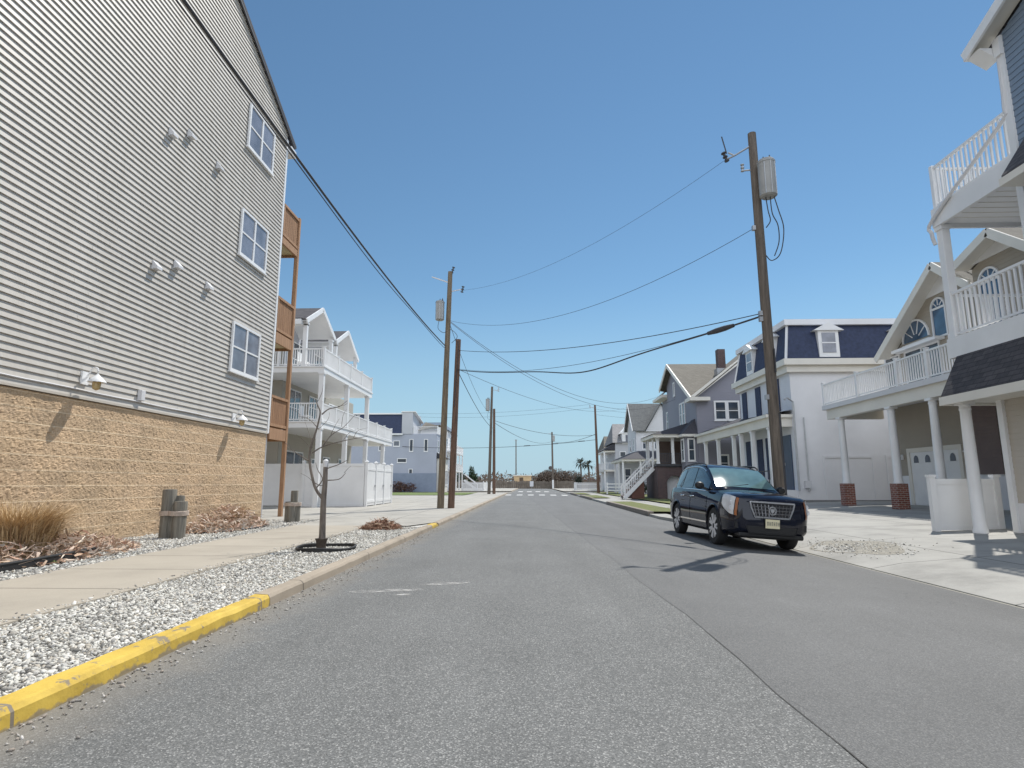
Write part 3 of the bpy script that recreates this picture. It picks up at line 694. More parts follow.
# ------------------------------------------------------------------ piling planters tied with rope
def bollard(x, y, hs, label):
    b = thing('piling_cluster', (x, y, .09), label, 'bollard', 'rope tied piling clusters by the block wall')
    for (dx, dy, r, h) in hs:
        n = 14; mb = MB(); mb.lathe((x+dx, y+dy, .06), [(r, 0), (r*1.02, h*.4), (r, h-.03), (r*.93, h), (.001, h+.006)], n); mb.build('piling', M['piling'], b, smooth=True)
    mb = MB(); xs_ = [(x+dx, y+dy, r) for dx, dy, r, h in hs]
    for q in range(4):
        P = []
        for t in np.linspace(0, 2*math.pi, 40):
            d = (math.cos(t), math.sin(t)); k = max(((a-x)*d[0]+(c-y)*d[1]+r) for a, c, r in xs_); P.append((x+d[0]*(k+.012), y+d[1]*(k+.012), .06+.54+q*.026+.004*math.sin(t*3)))
        mb.tube(P, .015, 6)
    mb.build('rope', M['rope'], b, smooth=True)
bollard(-7.95, 13.2, [(-.12, .0, .145, 1.10), (.05, .12, .10, .96), (.17, -.03, .14, .84), (.02, .02, .10, .74)], 'tall cluster of grey wooden pilings bound with rope against the block wall')
bollard(-7.5, 18.75, [(-.10, .0, .12, .66), (.12, .05, .12, .64), (.0, .14, .11, 1.0), (.03, -.12, .11, .64)], 'small rope bound piling cluster beside the brown deck post')
# ------------------------------------------------------------------ dry plants
def tuft(name, x, y, z, rad, h, n, mat, label, lean=.5, w=.008, cat='ornamental grass'):
    mb = MB()
    for _ in range(n):
        a = RNG.random()*6.283; r0 = rad*.45*RNG.random()**.5; hh = h*(.45+.55*RNG.random()); ln = lean*(.2+RNG.random())
        b = a+RNG.normal()*.5; p0 = Vector((x+r0*math.cos(a), y+r0*math.sin(a), z)); d = Vector((math.cos(b), math.sin(b), 0)); s = Vector((-d.y, d.x, 0))*w*(.6+.8*RNG.random())
        p1 = p0+Vector((0, 0, hh*.55))+d*hh*ln*.3; p2 = p0+Vector((0, 0, hh*(.95-.25*ln)))+d*hh*ln
        mb.add([p0-s, p0+s, p1+s, p1-s, p2], [(0, 1, 2, 3), (3, 2, 4)])
    return tag(mb.build(name, mat, None, recalc=False), label, cat)
def litter(name, cx, cy, rx, ry, h, n, label, mat=None, z=.09, ang=0.0):
    mb = MB()
    for q_ in range(n):
        t = RNG.random()*6.283; r = RNG.random()**.6; u, v = rx*r*math.cos(t), ry*r*math.sin(t)
        x = cx+u*math.cos(ang)-v*math.sin(ang); y = cy+u*math.sin(ang)+v*math.cos(ang)
        zz = z+h*(1-r*r)*RNG.random()**.7+.01
        a = RNG.random()*6.283; L = (.06+.16*RNG.random())*(2.6 if q_ % 4 == 0 else 1); d = Vector((math.cos(a), math.sin(a), .9*RNG.normal()*.5)).normalized(); s = d.cross(Vector(RNG.normal(size=3))).normalized()*(.006+.02*RNG.random())*(.35 if q_ % 4 == 0 else 1)
        c = Vector((x, y, zz)); bow = Vector((0, 0, .03*RNG.normal()))
        P = [c-d*L*.5-s*.5, c-d*L*.5+s*.5, c+bow+s, c+bow-s, c+d*L*.5+s*.3, c+d*L*.5-s*.3]
        for q in P: q.z = max(q.z, z+.004)
        mb.add(P, [(0, 1, 2, 3), (3, 2, 4, 5)])
    return tag(mb.build(name, mat or M['litter'], None, recalc=False), label, 'dead plant')
tuft('grass_clump', -8.1, 9.3, .09, .95, 1.2, 3000, M['drygrass'], 'large fountain of golden dry ornamental grass against the tan block wall', .8, .005)
litter('dead_plant', -7.75, 9.6, .75, 2.0, .38, 1500, 'heap of dead brown stalks and leaves under the golden dry grass', z=.11)
litter('dead_plant', -8.05, 15.85, .75, 1.75, .62, 1500, 'long pile of dead reddish leaves and stalks between the two piling clusters', z=.10)
tuft('grass_clump', -8.25, 16.6, .10, .5, .75, 420, M['drygrass'], 'thin dry grass stalks rising from the pile of reddish dead leaves', .7)
litter('dead_plant', -3.95, 15.9, .55, .45, .25, 700, 'low mound of clipped reddish dead stems in the gravel near the kerb end', M['drystem'], z=.10)
tuft('weed', -2.98, 3.25, .1, .09, .06, 60, M['brownbush'], 'tiny dried weed in the pebbles by the yellow kerb', .9, .006, 'weed')
tuft('weed', -7.1, 8.9, .09, .05, .10, 30, island('weed_leaves', [(.10, .16, .03), (.16, .22, .06)]), 'small green weed beside the black bed edging', .7, .006, 'weed')
sheet('mulch_bed', [(-8.95, 6.0), (-7.5, 6.4), (-7.25, 8.6), (-7.3, 10.2), (-7.9, 11.3), (-8.95, 11.6)], M['mulch'], .094)
sheet('mulch_bed', [(-8.95, 14.2), (-7.9, 14.4), (-7.3, 15.8), (-7.5, 17.3), (-8.95, 17.7)], M['mulch'], .094)
E_ = smoothpts([(-7.75, 5.5, .13), (-7.42, 6.6, .13), (-7.2, 8.0, .13), (-7.14, 9.0, .15), (-7.28, 9.9, .15), (-7.55, 10.5, .13)], 6)
mb = MB()
for a, b in zip(E_[:-1], E_[1:]): mb.bar(a, b, .02, .15)
mb.tube([p+Vector((0, 0, .075)) for p in E_], .022, 8)
tag(mb.build('bed_edging', M['black'], None, smooth=True), 'wavy black plastic edging strip around the dry grass bed', 'edging')
E_ = smoothpts([(-8.5, 14.35, .115), (-7.75, 14.45, .115), (-7.35, 15.6, .115), (-7.45, 17.0, .115)], 6)
tag(MB().tube(E_, .025, 8).build('bed_edging', M['black'], None, smooth=True), 'low black edging along the pile of reddish dead leaves', 'edging')
# ------------------------------------------------------------------ sapling in its ring
TX, TY = -3.82, 11.0
tr = thing('bare_tree', (TX, TY, .09), 'young bare tree with one curving limb in a black ring on the pebbles', 'tree')
Yb = lambda pts, dy=0: [(x, TY+dy*i, z) for i, (x, z) in enumerate(pts)]
MB().tube(smoothpts([(TX, TY, .08), (-3.81, TY, .3), (-3.815, TY, .6), (-3.82, TY, 1.0), (-3.81, TY, 1.3), (-3.815, TY, 1.6)], 4), [.065-.0012*i for i in range(21)], 10).build('trunk', M['bark'], tr, smooth=True)
def limb(pts, r0, r1):
    P = smoothpts(pts, 5); n = len(P)-1
    MB().tube(P, [r0+(r1-r0)*i/n for i in range(n+1)], 7).build('limb', M['bark'], tr, smooth=True)
limb(Yb([(-3.82, 1.0), (-3.92, 1.12), (-4.0, 1.28), (-4.09, 1.64), (-4.09, 1.91), (-3.98, 2.32), (-3.93, 2.6), (-3.97, 2.72), (-4.02, 2.86)], -.02), .032, .008)
limb(Yb([(-3.94, 2.58), (-3.82, 2.69), (-3.64, 2.74), (-3.5, 2.86)], .04), .014, .004)
limb(Yb([(-4.09, 1.68), (-4.26, 1.79), (-4.43, 1.91), (-4.55, 2.05)], -.05), .014, .004)
limb(Yb([(-4.09, 1.85), (-3.88, 1.99), (-3.49, 2.1), (-3.1, 2.18)], .06), .016, .004)
limb(Yb([(-3.88, 1.99), (-3.75, 2.2), (-3.55, 2.35), (-3.35, 2.6)], .06), .011, .003)
limb(Yb([(-3.81, 1.56), (-3.55, 1.64), (-3.37, 1.72)], -.06), .012, .004)
limb(Yb([(-3.8, 1.35), (-3.57, 1.37), (-3.46, 1.49)], .05), .012, .004)
limb(Yb([(-3.96, 1.22), (-3.88, 1.37), (-4.0, 1.55), (-4.06, 1.68)], .05), .012, .004)
limb(Yb([(-3.98, 2.3), (-4.2, 2.5), (-4.4, 2.55)], .05), .009, .003)
limb(Yb([(-4.0, 1.3), (-3.9, 1.25), (-3.86, 1.3)], .05), .01, .004)
for (x, z, dx, dz_) in ((-4.02, 2.84, .12, .3), (-3.64, 2.74, .2, .05), (-3.75, 2.2, .15, .3), (-3.49, 2.1, .25, .22), (-4.09, 1.75, -.3, .45), (-4.43, 1.91, -.2, -.02), (-3.98, 2.32, .25, .28), (-4.4, 2.55, -.15, .15), (-4.09, 1.95, -.22, .5), (-3.3, 2.14, .2, .2), (-3.55, 2.35, .05, .35), (-3.46, 1.49, .12, .12), (-4.0, 1.28, -.25, .2)):
    e = RNG.normal(size=2)*.12; limb([(x, TY+e[0]*.3, z), (x+dx*.5, TY+e[0], z+dz_*.6), (x+dx, TY+e[1], z+dz_)], .0055, .0018)
mb = MB(); mb.lathe((TX, TY, .08), [(.09, 0), (.085, .1), (.10, .18), (.12, .22)], 12); mb.build('burlap', M['burlap'], tr, smooth=True)
MB().lathe((-3.815, TY, 1.57), [(.03, 0), (.055, .05), (.05, .14), (.02, .17)], 8).build('trunk_cap', M['offwhite'], tr, smooth=True)
P = [(-3.74+.52*math.cos(t), 11.05+.52*math.sin(t), .13+.012*math.sin(3*t)) for t in np.linspace(0, 2*math.pi, 49)]
mb = MB()
for a, b in zip(P[:-1], P[1:]): mb.bar(Vector(a)-Vector((0, 0, .03)), Vector(b)-Vector((0, 0, .03)), .016, .09)
mb.tube([Vector(p)+Vector((0, 0, .02)) for p in P], .02, 8)
tag(mb.build('tree_ring', M['black'], None, smooth=True), 'black plastic edging ring around the foot of the young tree', 'edging')
# ------------------------------------------------------------------ balcony house
M['stone_grey'] = plain('putty_siding', (.40, .375, .32), .6, .05, .6)
BH = thing('balcony_house', (-14, 37, .11), 'taupe house with white stacked balconies and two front gables behind the solid white fence', 'house')
xf, xb = -10.5, -13.6; ya, yb = 29.3, 44.7; zl, zu = 4.37, 7.2; yu = 38.6
mb = MB(); lap(mb, south(31.6), [(-26, .1), (xb, .1), (xb, 10.2), (-26, 10.2)], .15, .014); mb.build('side_siding', M['stone_grey'], BH, recalc=False)
mb = MB(); lap(mb, street_west(xb), [(31.6, .1), (yb, .1), (yb, 7.3), (31.6, 7.3)], .15, .014); mb.build('front_siding', M['stone_grey'], BH, recalc=False)
mb = MB(); lap(mb, street_west(xb+.005), [(31.6, 7.3), (40, 7.3), (40, 10.2), (31.6, 10.2)], .15, .014); mb.build('upper_siding', M['ltgrey'], BH, recalc=False)
MB().box(-26, xb-.01, 31.62, yb, 0, 7.3).build('wall', M['taupe'], BH); MB().box(-26, xb-.012, 31.63, 40, 7.31, 10.1).build('upper_wall', M['ltgrey'], BH)
def slab(x0, x1, y0, y1, z, h=.32):
    MB().box(x0, x1, y0, y1, z-h, z).build('balcony_floor', M['white'], BH)
    MB().box(x0-.04, x1+.04, y0-.04, y1+.04, z-.05, z+.02).build('balcony_edge', M['white'], BH)
slab(xb, xf, ya, yb, zl); slab(-24, xb, ya, 31.6, zl)
slab(xb, xf, ya, yu, zu); slab(-24, xb, ya, 31.6, zu)
for z, ye in ((zl, yb), (zu, yu)):
    railing(BH, (xf-.06, ya+.06, z), (xf-.06, ye-.06, z), .92); railing(BH, (xf-.06, ya+.06, z), (-20, ya+.06, z), .92, skip0=True); railing(BH, (xf-.06, ye-.06, z), (xb, ye-.06, z), .92, skip0=True)
for y in (29.42, 33.6, 37.9, 42.4):
    post(BH, (xf-.12, y, .1), (xf-.12, y, zl-.3), .24)
for y in (29.42, 33.6, 37.9): post(BH, (xf-.12, y, zl), (xf-.12, y, zu-.3), .24)
xg = -11.5
for (e0, ap, e1, ze, za, z2) in ((29.1, 31.35, 33.55, 9.65, 10.9, 9.75), (33.8, 36.0, 38.4, 9.65, 10.8, 9.45)):
    mb = MB()
    for (u0, w0, u1, w1) in ((e0, ze, ap, za), (e1, z2, ap, za)):
        mb.prism([(xg, u0, w0), (xg, u1, w1), (-22, u1, w1), (-22, u0, w0)], (0, 0, -.05))
    mb.build('roof', M['shingle'], BH)
    mb = MB()
    for (u0, w0, u1, w1) in ((e0, ze, ap, za), (e1, z2, ap, za)):
        mb.prism([(xg+.005, u0+.02*(1 if u0 < ap else -1), w0-.052), (xg+.005, u1, w1-.052), (xb, u1, w1-.052), (xb, u0, w0-.052)], (0, 0, -.06))
    mb.build('porch_ceiling', M['white'], BH)
    mb = MB()
    for (u0, w0, u1, w1) in ((e0, ze, ap, za), (e1, z2, ap, za)):
        mb.bar((xg+.04, u0, w0-.1), (xg+.04, u1, w1-.1), .07, .24, up=(0, 0, 1))
    mb.build('rake_board', M['white'], BH)
    MB().prism([(xb+.03, e0, ze-.1), (xb+.03, ap, za-.1), (xb+.03, e1, z2-.1)], (-.1, 0, 0)).build('gable_wall', M['ltgrey'], BH)
    for y in (e0+.3, e1-.25): post(BH, (xg-.1, y, zu), (xg-.1, y, ze-.1), .2)
    mb = MB(); mb.box(xb, xg, e0+.2, e0+.4, ze-.28, ze-.04); mb.build('porch_beam', M['white'], BH)
MB().box(-22, -11.7, 28.95, 29.2, 9.35, 9.62).build('eave_board', M['white'], BH)
MB().prism([(-22, 29.0, 9.68), (-11.52, 29.0, 9.68), (-13.5, 31.35, 10.92), (-22, 31.35, 10.92)], (0, 0, -.02)).build('side_roof', M['shingle'], BH)
fs = south(31.58); ff = street_west(xb+.02)
window(BH, fs, -17.2, 2.0, 2.0, 1.2, 2, 2, gm=M['curtained']); window(BH, fs, -20.2, 1.3, 1.6, 2.2, 1, 2, gm=M['curtained']); window(BH, fs, -16.6, 5.0, 1.6, 1.7, 2, 2); window(BH, fs, -16.6, 8.0, 1.4, 1.2, 1, 2)
for y, z, w, h in ((32.4, 4.5, 1.8, 2.1), (35.5, 5.2, 1.6, 1.4), (39, 4.5, 1.8, 2.1), (32.6, 7.35, 1.8, 2.0), (36.0, 7.35, 1.8, 2.0), (32.4, 1.6, 2.6, 1.5), (36.4, .6, 1.0, 2.2), (38.4, 1.4, 1.4, 1.6), (41.6, 1.4, 1.4, 1.6)): window(BH, ff, y, z, w, h, 2 if w > 1.5 else 1, 2)
def bench(x, y, z, label):
    t = thing('deck_chair', (x, y, z), label, 'chair', 'chairs on the white balconies'); mb = MB()
    mb.box(x-.25, x+.25, y-.25, y+.25, z+.38, z+.43); mb.build('seat', M['white'], t)
    mb = MB(); mb.box(x-.27, x-.22, y-.25, y+.25, z+.45, z+.95); mb.build('backrest', M['white'], t)
    for a in (-.22, .22):
        for b in (-.22, .22): MB().box(x+a-.02, x+a+.02, y+b-.02, y+b+.02, z, z+.38).build('leg', M['white'], t)
bench(-12.0, 30.4, zu, 'white chair on the upper balcony under the nearer front gable'); bench(-11.8, 30.6, zl, 'white chair on the lower balcony of the taupe house')
# ------------------------------------------------------------------ solid white vinyl fence
VF = thing('vinyl_fence', (-8.4, 30.4, .1), 'tall solid white privacy fence enclosing the yard under the white balconies', 'fence')
ht = 2.3
MB().box(-11.6, -8.5, 30.36, 30.44, .14, ht-.02).build('panel', M['white'], VF)
for za, zb_ in ((ht-.14, ht-.01), (.12, .26)): MB().box(-11.6, -8.5, 30.33, 30.47, za, zb_).build('rail', M['white'], VF)
MB().box(-20.5, -11.73, 30.9, 30.97, .14, ht).build('panel', M['white'], VF)
for x, y in ((-8.4, 30.4), (-11.66, 30.4), (-8.4, 32.2), (-8.4, 34.0), (-8.4, 35.9), (-15.2, 30.95)):
    mb = MB(); mb.box(x-.07, x+.07, y-.07, y+.07, .1, ht+.08)
    mb.add([(x-.1, y-.1, ht+.08), (x+.1, y-.1, ht+.08), (x+.1, y+.1, ht+.08), (x-.1, y+.1, ht+.08), (x, y, ht+.18)], [(0, 1, 4), (1, 2, 4), (2, 3, 4), (3, 0, 4), (3, 2, 1, 0)]); mb.build('fence_post', M['white'], VF)
for k, (y0, y1) in enumerate(((30.5, 32.1), (32.3, 33.9), (34.1, 35.8))):
    mb = MB(); n = 10
    for i in range(n):
        a = y0+(y1-y0)*i/n; b = y0+(y1-y0)*(i+1)/n; s = .12*math.sin(math.pi*(i+.5)/n); mb.box(-8.43, -8.38, a, b-.012, .16, ht-.06+s)
    mb.box(-8.45, -8.36, y0, y1, .3, .42); mb.box(-8.45, -8.36, y0, y1, ht-.35, ht-.23); g = mb.build('gate_leaf', M['white'], VF)
    MB().box(-8.36, -8.31, y1-.2, y1-.08, 1.1, 1.2).build('latch', M['metal'], g)
# ------------------------------------------------------------------ houses farther down on the left
def plainbox(par, name, mat, *b): return MB().box(*b).build(name, mat, par)
GH = thing('mansard_house', (-17, 84, .1), 'blue grey house with a black mansard roof beyond the green lawn', 'house')
fsg = south(80); fwg = street_west(-12.7)
mb = MB(); lap(mb, fsg, [(-34, .1), (-12.7, .1), (-12.7, 7.9), (-34, 7.9)], .2, .015); lap(mb, fwg, [(80, .1), (90, .1), (90, 7.9), (80, 7.9)], .2, .015); mb.build('siding', M['bluegrey'], GH, recalc=False)
plainbox(GH, 'wall', M['bluegrey'], -34, -12.72, 80.02, 90, 0, 7.9)
mb = MB(); mb.box(-34, -12.6, 79.9, 80.1, 0.1, 2.6); mb.build('lower_wall', plain('slate_blue', (.21, .25, .32), .6), GH)
mb = MB(); mb.prism([(-36, 79.7, 7.9), (-17.5, 79.7, 7.9), (-17.5, 80.3, 10.6), (-36, 80.3, 10.6)], (0, 9, 0)); mb.build('mansard_roof', M['navy'], GH)
mb = MB(); mb.box(-36, -17.3, 79.6, 79.75, 7.75, 7.95); mb.box(-36, -17.3, 80.1, 90, 10.6, 10.8); mb.build('cornice', M['white'], GH)
plainbox(GH, 'stair_tower', M['ltgrey'], -17.48, -16.0, 79.9, 86, 7.9, 10.9)
mb = MB(); mb.prism([(-17.6, 79.8, 10.9), (-15.6, 79.8, 10.9), (-15.6, 86, 9.9), (-17.6, 86, 9.9)], (0, 0, .1)); mb.build('tower_cap', M['white'], GH)
for x0, z, w, h in ((-16.9, 8.6, .7, 1.6), (-18.6, 6.2, .9, .8), (-16.4, 5.5, .55, 1.7), (-14.4, 5.5, .55, 1.7), (-18.0, 4.0, 1.3, .6), (-16.4, 1.5, .55, 1.7), (-20.6, 5.6, .9, 1.2), (-20.8, 2.8, .9, 1.2)): window(GH, fsg, x0, z, w, h, 1, 1, fw=.09)
railing(GH, (-15.9, 80.2, 7.9), (-12.6, 80.2, 7.9), 1.0); railing(GH, (-12.6, 80.2, 7.9), (-12.6, 89.8, 7.9), 1.0, skip0=True)
mb = MB(); mb.prism([(-16, 84, 8.6), (-12.9, 84, 9.4), (-12.9, 90, 9.4), (-16, 90, 10.4)], (0, 0, .15)); mb.build('rear_roof', M['brownroof'], GH)
plainbox(GH, 'bay', M['cream'], -12.7, -11.6, 80.6, 83.5, .1, 4.6)
mb = MB(); mb.prism([(-12.7, 80.4, 4.6), (-11.3, 80.4, 4.6), (-12.7, 80.4, 5.4)], (0, 3.3, 0)); mb.build('bay_roof', M['darkroof'], GH)
for y in (81, 82.3): window(GH, street_west(-11.58), y, 1.0, .8, 2.0, 1, 2, fw=.08)
for y in (81, 84, 87): window(GH, fwg, y, 5.4, .9, 1.7, 1, 2, fw=.08)
WH = thing('corner_house', (-13, 98, .1), 'white three storey house with stacked balconies past the black mansard house', 'house')
fwh = street_west(-12.0); fsh = south(93)
mb = MB(); lap(mb, fsh, [(-24, .1), (-12, .1), (-12, 9.6), (-24, 9.6)], .22, .015); lap(mb, fwh, [(93, .1), (108, .1), (108, 9.6), (93, 9.6)], .22, .015); mb.build('siding', M['whitewall'], WH, recalc=False)
plainbox(WH, 'wall', M['whitewall'], -24, -12.02, 93.02, 108, 0, 9.6)
mb = MB(); mb.prism([(-24.4, 92.6, 9.6), (-11.6, 92.6, 9.6), (-13, 95, 11.0), (-24.4, 95, 11.0)], (0, 13, 0)); mb.build('roof', plain('blue_roof', (.10, .14, .19), .8), WH)
for z in (3.4, 6.4):
    plainbox(WH, 'balcony_floor', M['white'], -12, -10.8, 93.4, 107, z-.25, z)
    railing(WH, (-10.85, 93.4, z), (-10.85, 107, z), 1.0, step=.2); railing(WH, (-10.85, 93.4, z), (-12, 93.4, z), 1.0, step=.2, skip0=True)
for y in (93.6, 98, 102.4, 106.8): post(WH, (-10.9, y, .1), (-10.9, y, 6.2), .22)
for y in (94, 97.5, 101): 
    for z in (.9, 4.0, 7.0): window(WH, fwh, y, z, 1.2, 1.8, 1, 2, fw=.09)
for x in (-15, -13.6):
    for z in (1.2, 4.2, 7.2): window(WH, fsh, x, z, .8, 1.5, 1, 2, fw=.09)
WH.location.x -= 1.3
PF = thing('white_fence', (-8, 96, .1), 'low white fence in front of the far white corner house', 'fence')
for x0, y0, x1, y1, h in ((-10.5, 92, -7.2, 92, 1.3), (-7.2, 92, -7.2, 112, 1.3)):
    L = math.hypot(x1-x0, y1-y0); mb = MB(); n = int(L/.18)
    for i in range(n):
        a = Vector((x0+(x1-x0)*i/n, y0+(y1-y0)*i/n, .1)); b = Vector((x0+(x1-x0)*(i+.75)/n, y0+(y1-y0)*(i+.75)/n, .1)); mb.bar(a+Vector((0, 0, h/2)), b+Vector((0, 0, h/2)), .03, h)
    mb.bar((x0, y0+.04, 1.2), (x1, y1+.04, 1.2), .05, .08); mb.build('picket_panel', M['white'], PF)
for x, y in ((-10.5, 92), (-7.2, 92), (-7.2, 98.6), (-7.2, 105.3), (-7.2, 112)): MB().box(x-.07, x+.07, y-.07, y+.07, .1, 1.6).build('fence_post', M['white'], PF)
st = thing('front_steps', (-8.6, 94, .1), 'white open stair with slanted rails at the far corner house', 'stairs'); mb = MB()
for k in range(8): mb.box(-10.2+k*.22, -9.9+k*.22, 93.2, 94.6, 1.7-k*.2-.06, 1.7-k*.2)
mb.build('tread', M['white'], st)
for y in (93.2, 94.6):
    mb = MB(); mb.bar((-10.4, y, 1.75), (-8.3, y, .15), .06, .25); mb.bar((-10.4, y, 2.7), (-8.3, y, 1.1), .06, .1); mb.bar((-8.3, y, .1), (-8.3, y, 1.2), .1, .1); mb.build('stair_rail', M['white'], st)
def bush(name, mat, blobs, n, size, label, cat='shrub', group=None, stems=6):
    c = blobs[0][0]; t = thing(name, (c[0], c[1], .1), label, cat, group); cloud('foliage', mat, t, blobs, n, size)
    mb = MB()
    for i in range(stems):
        a = 6.283*i/stems+.3; r = blobs[0][1]; mb.tube([(c[0], c[1], .05), (c[0]+.3*r[0]*math.cos(a), c[1]+.3*r[1]*math.sin(a), c[2]), (c[0]+.75*r[0]*math.cos(a), c[1]+.75*r[1]*math.sin(a), c[2]+.5*r[2])], [.03, .02, .008], 5)
    mb.build('stem', M['bark'], t); return t
bush('shrub', M['redbush'], [((-17.5, 78.6, .8), (1.3, .7, .8)), ((-16, 78.7, .7), (1.0, .6, .65))], 900, .22, 'reddish bare shrub against the slate blue base of the mansard house', group='shrubs at the mansard house')
bush('shrub', M['redbush'], [((-19.6, 78.6, .7), (1.0, .6, .7))], 500, .22, 'reddish bare shrub left of the wider one at the mansard house', group='shrubs at the mansard house')
# ================================================================== RIGHT SIDE
# ------------------------------------------------------------------ blue sided house with corner balconies
B1 = thing('blue_house', (12, 10, .2), 'blue sided house with white corner balconies above a shingled skirt roof', 'house')
fe = street_east(10.4); yc = 11.95; yE = 14.55
top = lambda y: 11.0+(yc-y)*.40
mb = MB(); lap(mb, fe, [(-6, 4.4), (yc, 4.4), (yc, top(yc)), (5.2, top(5.2)), (-6, top(5.2)-.4*11.2)], .14, .016); lap(mb, north(yc), [(10.4, 4.4), (24, 4.4), (24, 11), (10.4, 11)], .14, .016); mb.build('siding', M['blue'], B1, recalc=False)
MB().prism([(10.42, -6, 3.3), (10.42, yc-.02, 3.3), (10.42, yc-.02, top(yc)), (10.42, 5.2, top(5.2)), (10.42, -6, top(5.2)-.4*11.2)], (13.5, 0, 0)).build('wall', M['blue'], B1)
mb = MB(); mb.box(10.34, 10.42, yc-.13, yc+.04, 4.4, top(yc)); mb.box(10.42, 10.55, yc-.02, yc+.04, 4.4, top(yc)); mb.build('corner_board', M['white'], B1)
rf = MB(); ov = 9.97; yo = yc+.42
slope_roof(rf, [(ov, yo, top(yo)+.22), (24.5, yo, top(yo)+.22), (24.5, 5.2, top(5.2)+.22), (ov, 5.2, top(5.2)+.22)], .06)
slope_roof(rf, [(ov, 5.2, top(5.2)+.22), (24.5, 5.2, top(5.2)+.22), (24.5, -7, top(5.2)-.4*12.2+.22), (ov, -7, top(5.2)-.4*12.2+.22)], .06); rf.build('roof', M['shingle'], B1)
mb = MB(); slope_roof(mb, [(ov+.02, yo-.02, top(yo)+.155), (10.4, yo-.02, top(yo)+.155), (10.4, 5.2, top(5.2)+.155), (ov+.02, 5.2, top(5.2)+.155)], .05); mb.build('soffit', M['cream'], B1)
mb = MB(); mb.bar((ov, yo+.03, top(yo)+.06), (ov, 5.2, top(5.2)+.07), .06, .24); mb.bar((ov, 5.2, top(5.2)+.07), (ov, -7, top(5.2)-.4*12.2+.07), .06, .24)
mb.box(ov, 24.4, yo, yo+.05, top(yo)-.02, top(yo)+.17); mb.prism([(ov+.03, yc+.04, top(yo)-.02), (10.4, yc+.04, top(yo)-.3), (10.4, yc+.04, top(yo)-.02)], (0, yo-yc-.05, 0)); mb.box(10.28, 10.36, yc-.15, yc+.03, top(yo)-.3, top(yo)+.12); mb.build('fascia', M['white'], B1)
for z, nm in ((8.2, 1), (4.78, 0)):
    mb = MB(); mb.box(10.45, 13.4, yc+.05, yE, z-.34, z); mb.build('balcony_floor', M['white'], B1)
    mb = MB(); mb.box(10.36, 10.45, yc+.05, yE+.05, z-.46, z+.03); mb.box(10.45, 13.4, yE, yE+.06, z-.46, z+.03); mb.build('balcony_edge', M['white'], B1)
    railing(B1, (10.48, yE-.02, z+.02), (10.48, yc+.1, z+.02), 1.12, posts=False, step=.14, b=.04); railing(B1, (10.48, yE-.02, z+.02), (13.3, yE-.02, z+.02), 1.12, posts=False, step=.14, b=.04)
    mb = MB()
    for i in range(9): mb.box(10.5, 13.3, yc+.1+i*.27, yc+.11+i*.27, z-.352, z-.338)
    mb.build('soffit', M['cream'], B1)
MB().box(13.4, 13.5, yc+.05, yE, 4.4, 8.0).build('back_wall', M['blue'], B1)
post(B1, (10.52, yE-.07, 4.8), (10.52, yE-.07, 7.75), .2); post(B1, (10.48, yE-.02, 8.2), (10.48, yE-.02, 9.42), .11, capital=False)
MB().tube(smoothpts([(10.36, yc+.0, 10.6), (10.34, yc+.02, 9.35), (10.36, yc+.25, 9.05), (10.3, yE-.1, 7.95), (10.32, yE+.05, 7.6), (10.38, yE+.05, 7.3)], 4), .045, 8).build('downspout', M['offwhite'], B1, smooth=True)
# skirt roof over the ground floor and a small one above
mb = MB(); slope_roof(mb, [(9.93, yE-.12, 3.36), (9.93, -6, 3.36), (10.4, -6, 4.42), (10.4, yE-.22, 4.42)], .1); slope_roof(mb, [(9.93, yE-.12, 3.36), (10.4, yE-.22, 4.42), (13.4, yE-.22, 4.42), (13.4, yE-.12, 3.36)], .05); mb.build('skirt_roof', M['shingle'], B1)
mb = MB(); mb.box(9.91, 9.98, -6, yE-.07, 3.14, 3.34); mb.box(9.98, 13.4, yE-.14, yE-.07, 3.14, 3.34); mb.build('fascia', M['cream'], B1); MB().box(9.98, 13.4, -6, yE-.15, 3.2, 3.26).build('soffit', M['cream'], B1)
mb = MB(); slope_roof(mb, [(9.75, 11.6, 7.55), (9.75, 4, 7.55), (10.4, 4, 8.5), (10.4, 11.6, 8.5)], .06); mb.build('awning_roof', M['shingle'], B1)
MB().box(9.73, 10.4, 4, 11.66, 7.34, 7.5).build('fascia', M['cream'], B1)
column(B1, 10.3, 14.2, dz(10.3), 3.2, .13, .11); column(B1, 10.3, 9.2, dz(10.3), 3.2, .13, .11)
fg = street_east(11.0); mb = MB(); lap(mb, fg, [(-6, .85), (14.0, .85), (14.0, 3.2), (-6, 3.2)], .13, .013); mb.build('ground_siding', M['beige'], B1, recalc=False)
mb = MB(); mb.box(11.03, 23, -6, 13.98, .1, 3.2); mb.build('ground_wall', M['beige'], B1); MB().box(10.97, 11.2, -6, 13.97, .1, .85).build('foundation', M['whitewall'], B1)
mb = MB(); mb.box(10.92, 11.03, 13.9, 14.06, .12, 3.2); mb.box(10.92, 11.01, 13.1, 13.22, 2.2, 3.2); mb.build('corner_board', M['white'], B1)
window(B1, fe, 8.6, 5.2, 1.8, 1.6, 2, 2); window(B1, fe, 8.4, 8.9, 1.6, 1.5, 2, 2)
